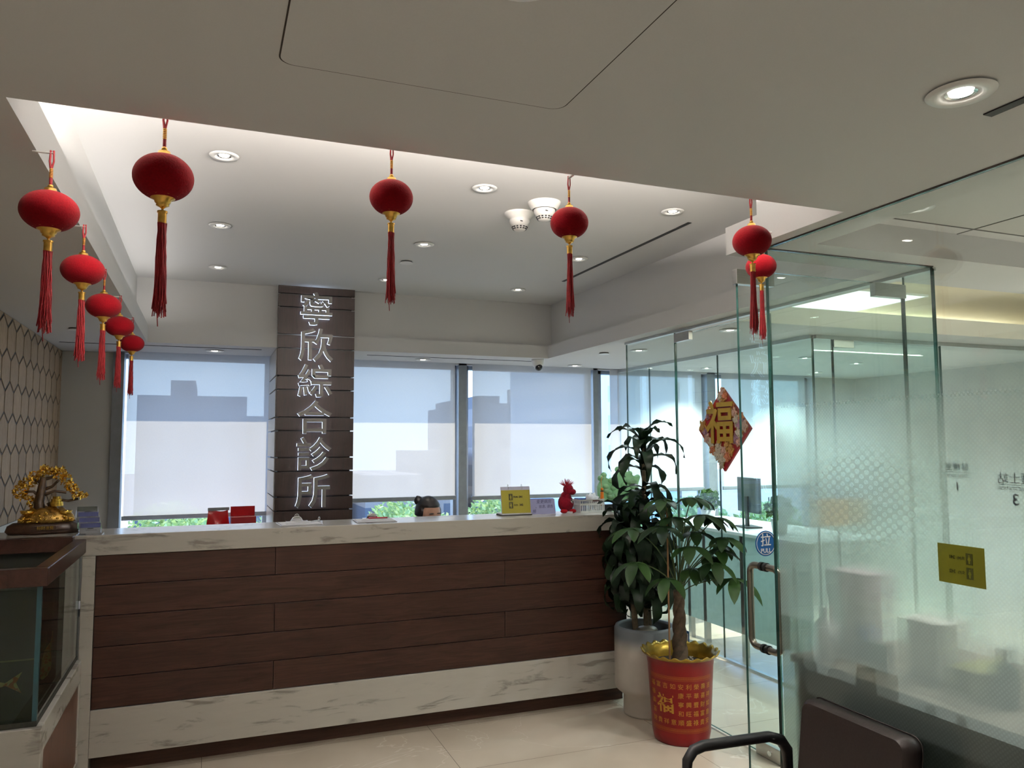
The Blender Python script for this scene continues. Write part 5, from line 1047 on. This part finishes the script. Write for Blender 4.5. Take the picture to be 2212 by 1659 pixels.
def on_pot(me_o, ang0, zc):
    for v in me_o.data.vertices:
        x, y, d = v.co.x, v.co.y, v.co.z; z = zc + y; r_ = pot_r(z) + 0.0006 + d; a = ang0 + x / pot_r(z)
        v.co = (r_ * math.cos(a), r_ * math.sin(a), z)
I4 = Matrix.Identity(4); FA = math.atan2(-3.745, -2.462)            # direction of the pot side that faces the viewer
def pot_text(nm_, s, size, ang, zc, off=0.0):
    cu = text(nm_, s, size, I4, GOLDP, mp_, 0.0002, offset=off); on_pot(cu, ang, zc); return cu
pot_text('large_character', '福', 0.105, FA - 0.52, 0.215, 0.002)
smalls = '福祿壽喜財富貴吉祥如意安康寧和順利平興旺盛榮華豐'
k = 0
for ci in range(9):
    ang = FA - 0.98 + ci * 0.245
    for ri in range(5):
        zz = 0.315 - ri * 0.047
        if abs(ang - (FA - 0.52)) < 0.34 and 0.13 < zz < 0.29: continue
        pot_text('small_character', smalls[k % len(smalls)], 0.032, ang, zz); k += 1
for zc in (0.358, 0.085):
    bnd = MB()
    for s_ in range(2):
        for dz in (-0.011, 0.010):
            vs = []; n_ = 60
            for i in range(n_ + 1):
                a = FA - 1.15 + 2.3 * i / n_
                for zz in (zc + dz, zc + dz + 0.0014): vs.append(((pot_r(zz) + 0.0008) * math.cos(a), (pot_r(zz) + 0.0008) * math.sin(a), zz))
            bnd.add(vs, [(2 * i, 2 * i + 2, 2 * i + 3, 2 * i + 1) for i in range(n_)])
        break
    n_ = 44
    for i in range(n_):
        a0 = FA - 1.13 + 2.26 * i / n_; st = 2.26 / n_
        def q4(u0, u1, z0, z1):
            vs = []
            for u, z in ((u0, z0), (u1, z0), (u1, z1), (u0, z1)):
                a = a0 + u * st; rr = pot_r(z) + 0.0008; vs.append((rr * math.cos(a), rr * math.sin(a), z))
            bnd.add(vs, [(0, 1, 2, 3)])
        z0 = zc - 0.007
        q4(0.05, 0.2, z0, z0 + 0.014); q4(0.05, 0.8, z0 + 0.0125, z0 + 0.014); q4(0.68, 0.8, z0 + 0.003, z0 + 0.014); q4(0.35, 0.8, z0 + 0.003, z0 + 0.0045); q4(0.35, 0.48, z0 + 0.003, z0 + 0.010)
    bnd.build('fret_band', mat('orange_gold_print', S(160, 92, 26), 0.45, 0.2), mp_)
tk = MB()
for s3 in range(3):
    tk.tube([(0.020 * (1 - 0.35 * t) * math.cos(2 * PI * s3 / 3 + 9 * t) + 0.0 * t, 0.020 * (1 - 0.35 * t) * math.sin(2 * PI * s3 / 3 + 9 * t), 0.39 + 0.40 * t) for t in [i / 18 for i in range(19)]], [0.023 * (1.25 - 0.5 * i / 18) for i in range(19)], 10)
tk.build('braided_trunk', mat('grey_brown_trunk', S(80, 65, 50), 0.85, var=0.35, scale=45, bump=0.8), mp_)
st_ = MB(); lv = MB()
def leaflet(mb, base, d, up, ln, wd, droop):
    d = d.normalized(); side = d.cross(up).normalized(); vs = []; p = Vector(base); seg = 7; dirv = d.copy()
    for i in range(seg + 1):
        t = i / seg; w_ = wd * math.sin(PI * min(1, t * 0.92 + 0.06)) ** 0.8 * (1.15 - 0.35 * abs(t - 0.55)); w_ = 0.0008 if i == seg else w_
        nrm = side.cross(dirv).normalized(); vs += [p - side * w_ / 2 + nrm * w_ * 0.12, p.copy(), p + side * w_ / 2 + nrm * w_ * 0.12]
        p = p + dirv * ln / seg; dirv = (dirv + Vector((0, 0, -droop / seg))).normalized()
    mb.add(vs, [f for i in range(seg) for f in ((3 * i, 3 * i + 1, 3 * i + 4, 3 * i + 3), (3 * i + 1, 3 * i + 2, 3 * i + 5, 3 * i + 4))], True)
def umbel(tip, az, ln, nl=6, dr=0.9, wd=0.052):
    for k in range(nl):
        a = az + (k - (nl - 1) / 2) * (2 * PI / (nl + 1.2)); d = Vector((math.cos(a), math.sin(a), -0.15)); leaflet(lv, tip, d, Vector((0, 0, 1)), ln * (0.8 + 0.25 * math.cos(a - az)), wd, dr)
UM = [((0.12, -0.34, 0.90), 0.20), ((0.14, -0.24, 1.10), 0.17), ((0.02, -0.30, 0.98), 0.16), ((0.05, -0.10, 1.12), 0.16), ((-0.05, -0.05, 1.20), 0.15), ((-0.34, -0.12, 0.98), 0.18), ((-0.20, -0.20, 0.90), 0.17), ((0.15, -0.16, 1.20), 0.16), ((-0.16, -0.10, 1.16), 0.19), ((0.04, -0.18, 1.22), 0.18), ((0.16, 0.10, 1.13), 0.17), ((-0.26, 0.05, 1.14), 0.17), ((0.13, -0.20, 1.03), 0.16), ((-0.06, -0.22, 1.06), 0.17), ((0.22, -0.12, 1.05), 0.17), ((-0.05, 0.15, 1.26), 0.17), ((0.10, 0.0, 1.30), 0.17), ((0.0, -0.14, 0.93), 0.13), ((0.13, -0.06, 0.90), 0.14), ((-0.12, -0.05, 1.30), 0.14), ((0.15, -0.10, 0.98), 0.14)]
for i, (tip, ln) in enumerate(UM):
    tip = Vector(tip); az = math.atan2(tip.y, tip.x); o0 = Vector((0.01 * math.cos(i), 0.01 * math.sin(i), 0.77)); mid = Vector((tip.x * 0.3, tip.y * 0.3, 0.77 + (tip.z - 0.77) * 0.75))
    C_ = [o0 * (1 - t) ** 2 + mid * 2 * t * (1 - t) + tip * t * t for t in [q / 7 for q in range(8)]]
    st_.tube(C_, 0.0032, 6); umbel(tip, az, ln, 6 if i % 3 else 5, 1.4 if tip.z < 1.0 else 0.8, 0.056)
st_.build('stems', mat('green_stem', S(70, 84, 44), 0.6), mp_); lv.v = squeeze(lv.v, [(0, 0.225, 1, 9), (1, 0.135, 1, 9)]); lv.build('foliage', LEAF, mp_)
MB().cyl((-0.085, -0.03, 0.39), 0.005, 0.86, 8).build('bamboo_stake', mat('bamboo', S(150, 110, 76), 0.6), mp_)

# ------------------------------------------------------------------ waiting chairs
LEA = mat('dark_brown_leather', S(46, 37, 35), 0.42, var=0.12, scale=160, bump=0.25); PUA = mat('black_armrest', (0.018, 0.018, 0.02), 0.45)
def wchair(loc, label):
    o = thing('waiting_chair', label, 'chair', loc, 0, 'leather waiting chairs against the frosted glass')      # back along +X, width along Y
    bw_ = 0.203
    pts = rrect(bw_, 0.035, 6); b = MB(); vs = []
    T_ = Matrix.Translation((0.30, 0, 0.62)) @ Matrix.Rotation(0.13, 4, 'Y')
    n_ = len(pts)
    for d, k in ((-0.028, 0.965), (-0.034, 0.6), (-0.036, 0.0)):
        pass
    rings = [(-0.034, 0.93), (-0.026, 0.985), (0.0, 1.0), (0.022, 0.985), (0.028, 0.95)]
    for d, k in rings:
        for (u, v) in pts: vs.append(T_ @ Vector((d + (-0.006 if d < -0.03 else 0) , u * k, v * 0.93 * k)))
    fs = [(r * n_ + i, r * n_ + (i + 1) % n_, (r + 1) * n_ + (i + 1) % n_, (r + 1) * n_ + i) for r in range(len(rings) - 1) for i in range(n_)]
    b.add(vs, fs, True).add(vs, [tuple(range(n_ - 1, -1, -1)), tuple(range((len(rings) - 1) * n_, len(rings) * n_))]).build('backrest', LEA, o)
    MB().tube([T_ @ Vector((0.016, u * 1.003, v * 0.935)) for u, v in pts], 0.0022, 5, True).build('back_piping', LEA, o)
    MB().box(-0.22, 0.25, -0.215, 0.215, 0.40, 0.465).build('seat', LEA, o, bevel=0.02)
    for sg in (-1, 1):
        y = sg * 0.245
        MB().tube([(0.255, y, 0.44), (0.268, y, 0.58), (0.264, y, 0.635), (0.240, y, 0.668), (0.195, y, 0.684), (0.05, y, 0.688), (-0.05, y, 0.690), (-0.085, y, 0.682), (-0.107, y, 0.655), (-0.112, y, 0.60), (-0.120, y, 0.50), (-0.130, y, 0.415)], [0.012, 0.015, 0.018, 0.018, 0.0165, 0.0165, 0.0165, 0.0165, 0.016, 0.013, 0.012, 0.012], 12).build('armrest', PUA, o)
        for x, x2 in ((0.255, 0.30), (-0.13, -0.20)): MB().tube([(x, y, 0.43), (x2, y, 0.0)], 0.012, 10).build('leg', STEEL, o)
    MB().tube([(0.25, -0.245, 0.41), (0.25, 0.245, 0.41)], 0.01, 8).tube([(-0.13, -0.245, 0.41), (-0.13, 0.245, 0.41)], 0.01, 8).build('seat_frame', STEEL, o)
    return o
wc0 = wchair((1.47, 1.80, 0), 'dark brown leather waiting chair with black armrests in front of frosted glass')
dup(wc0, 'dark brown leather waiting chair at the bottom right edge, nearer the viewer', (1.47, 1.20, 0))
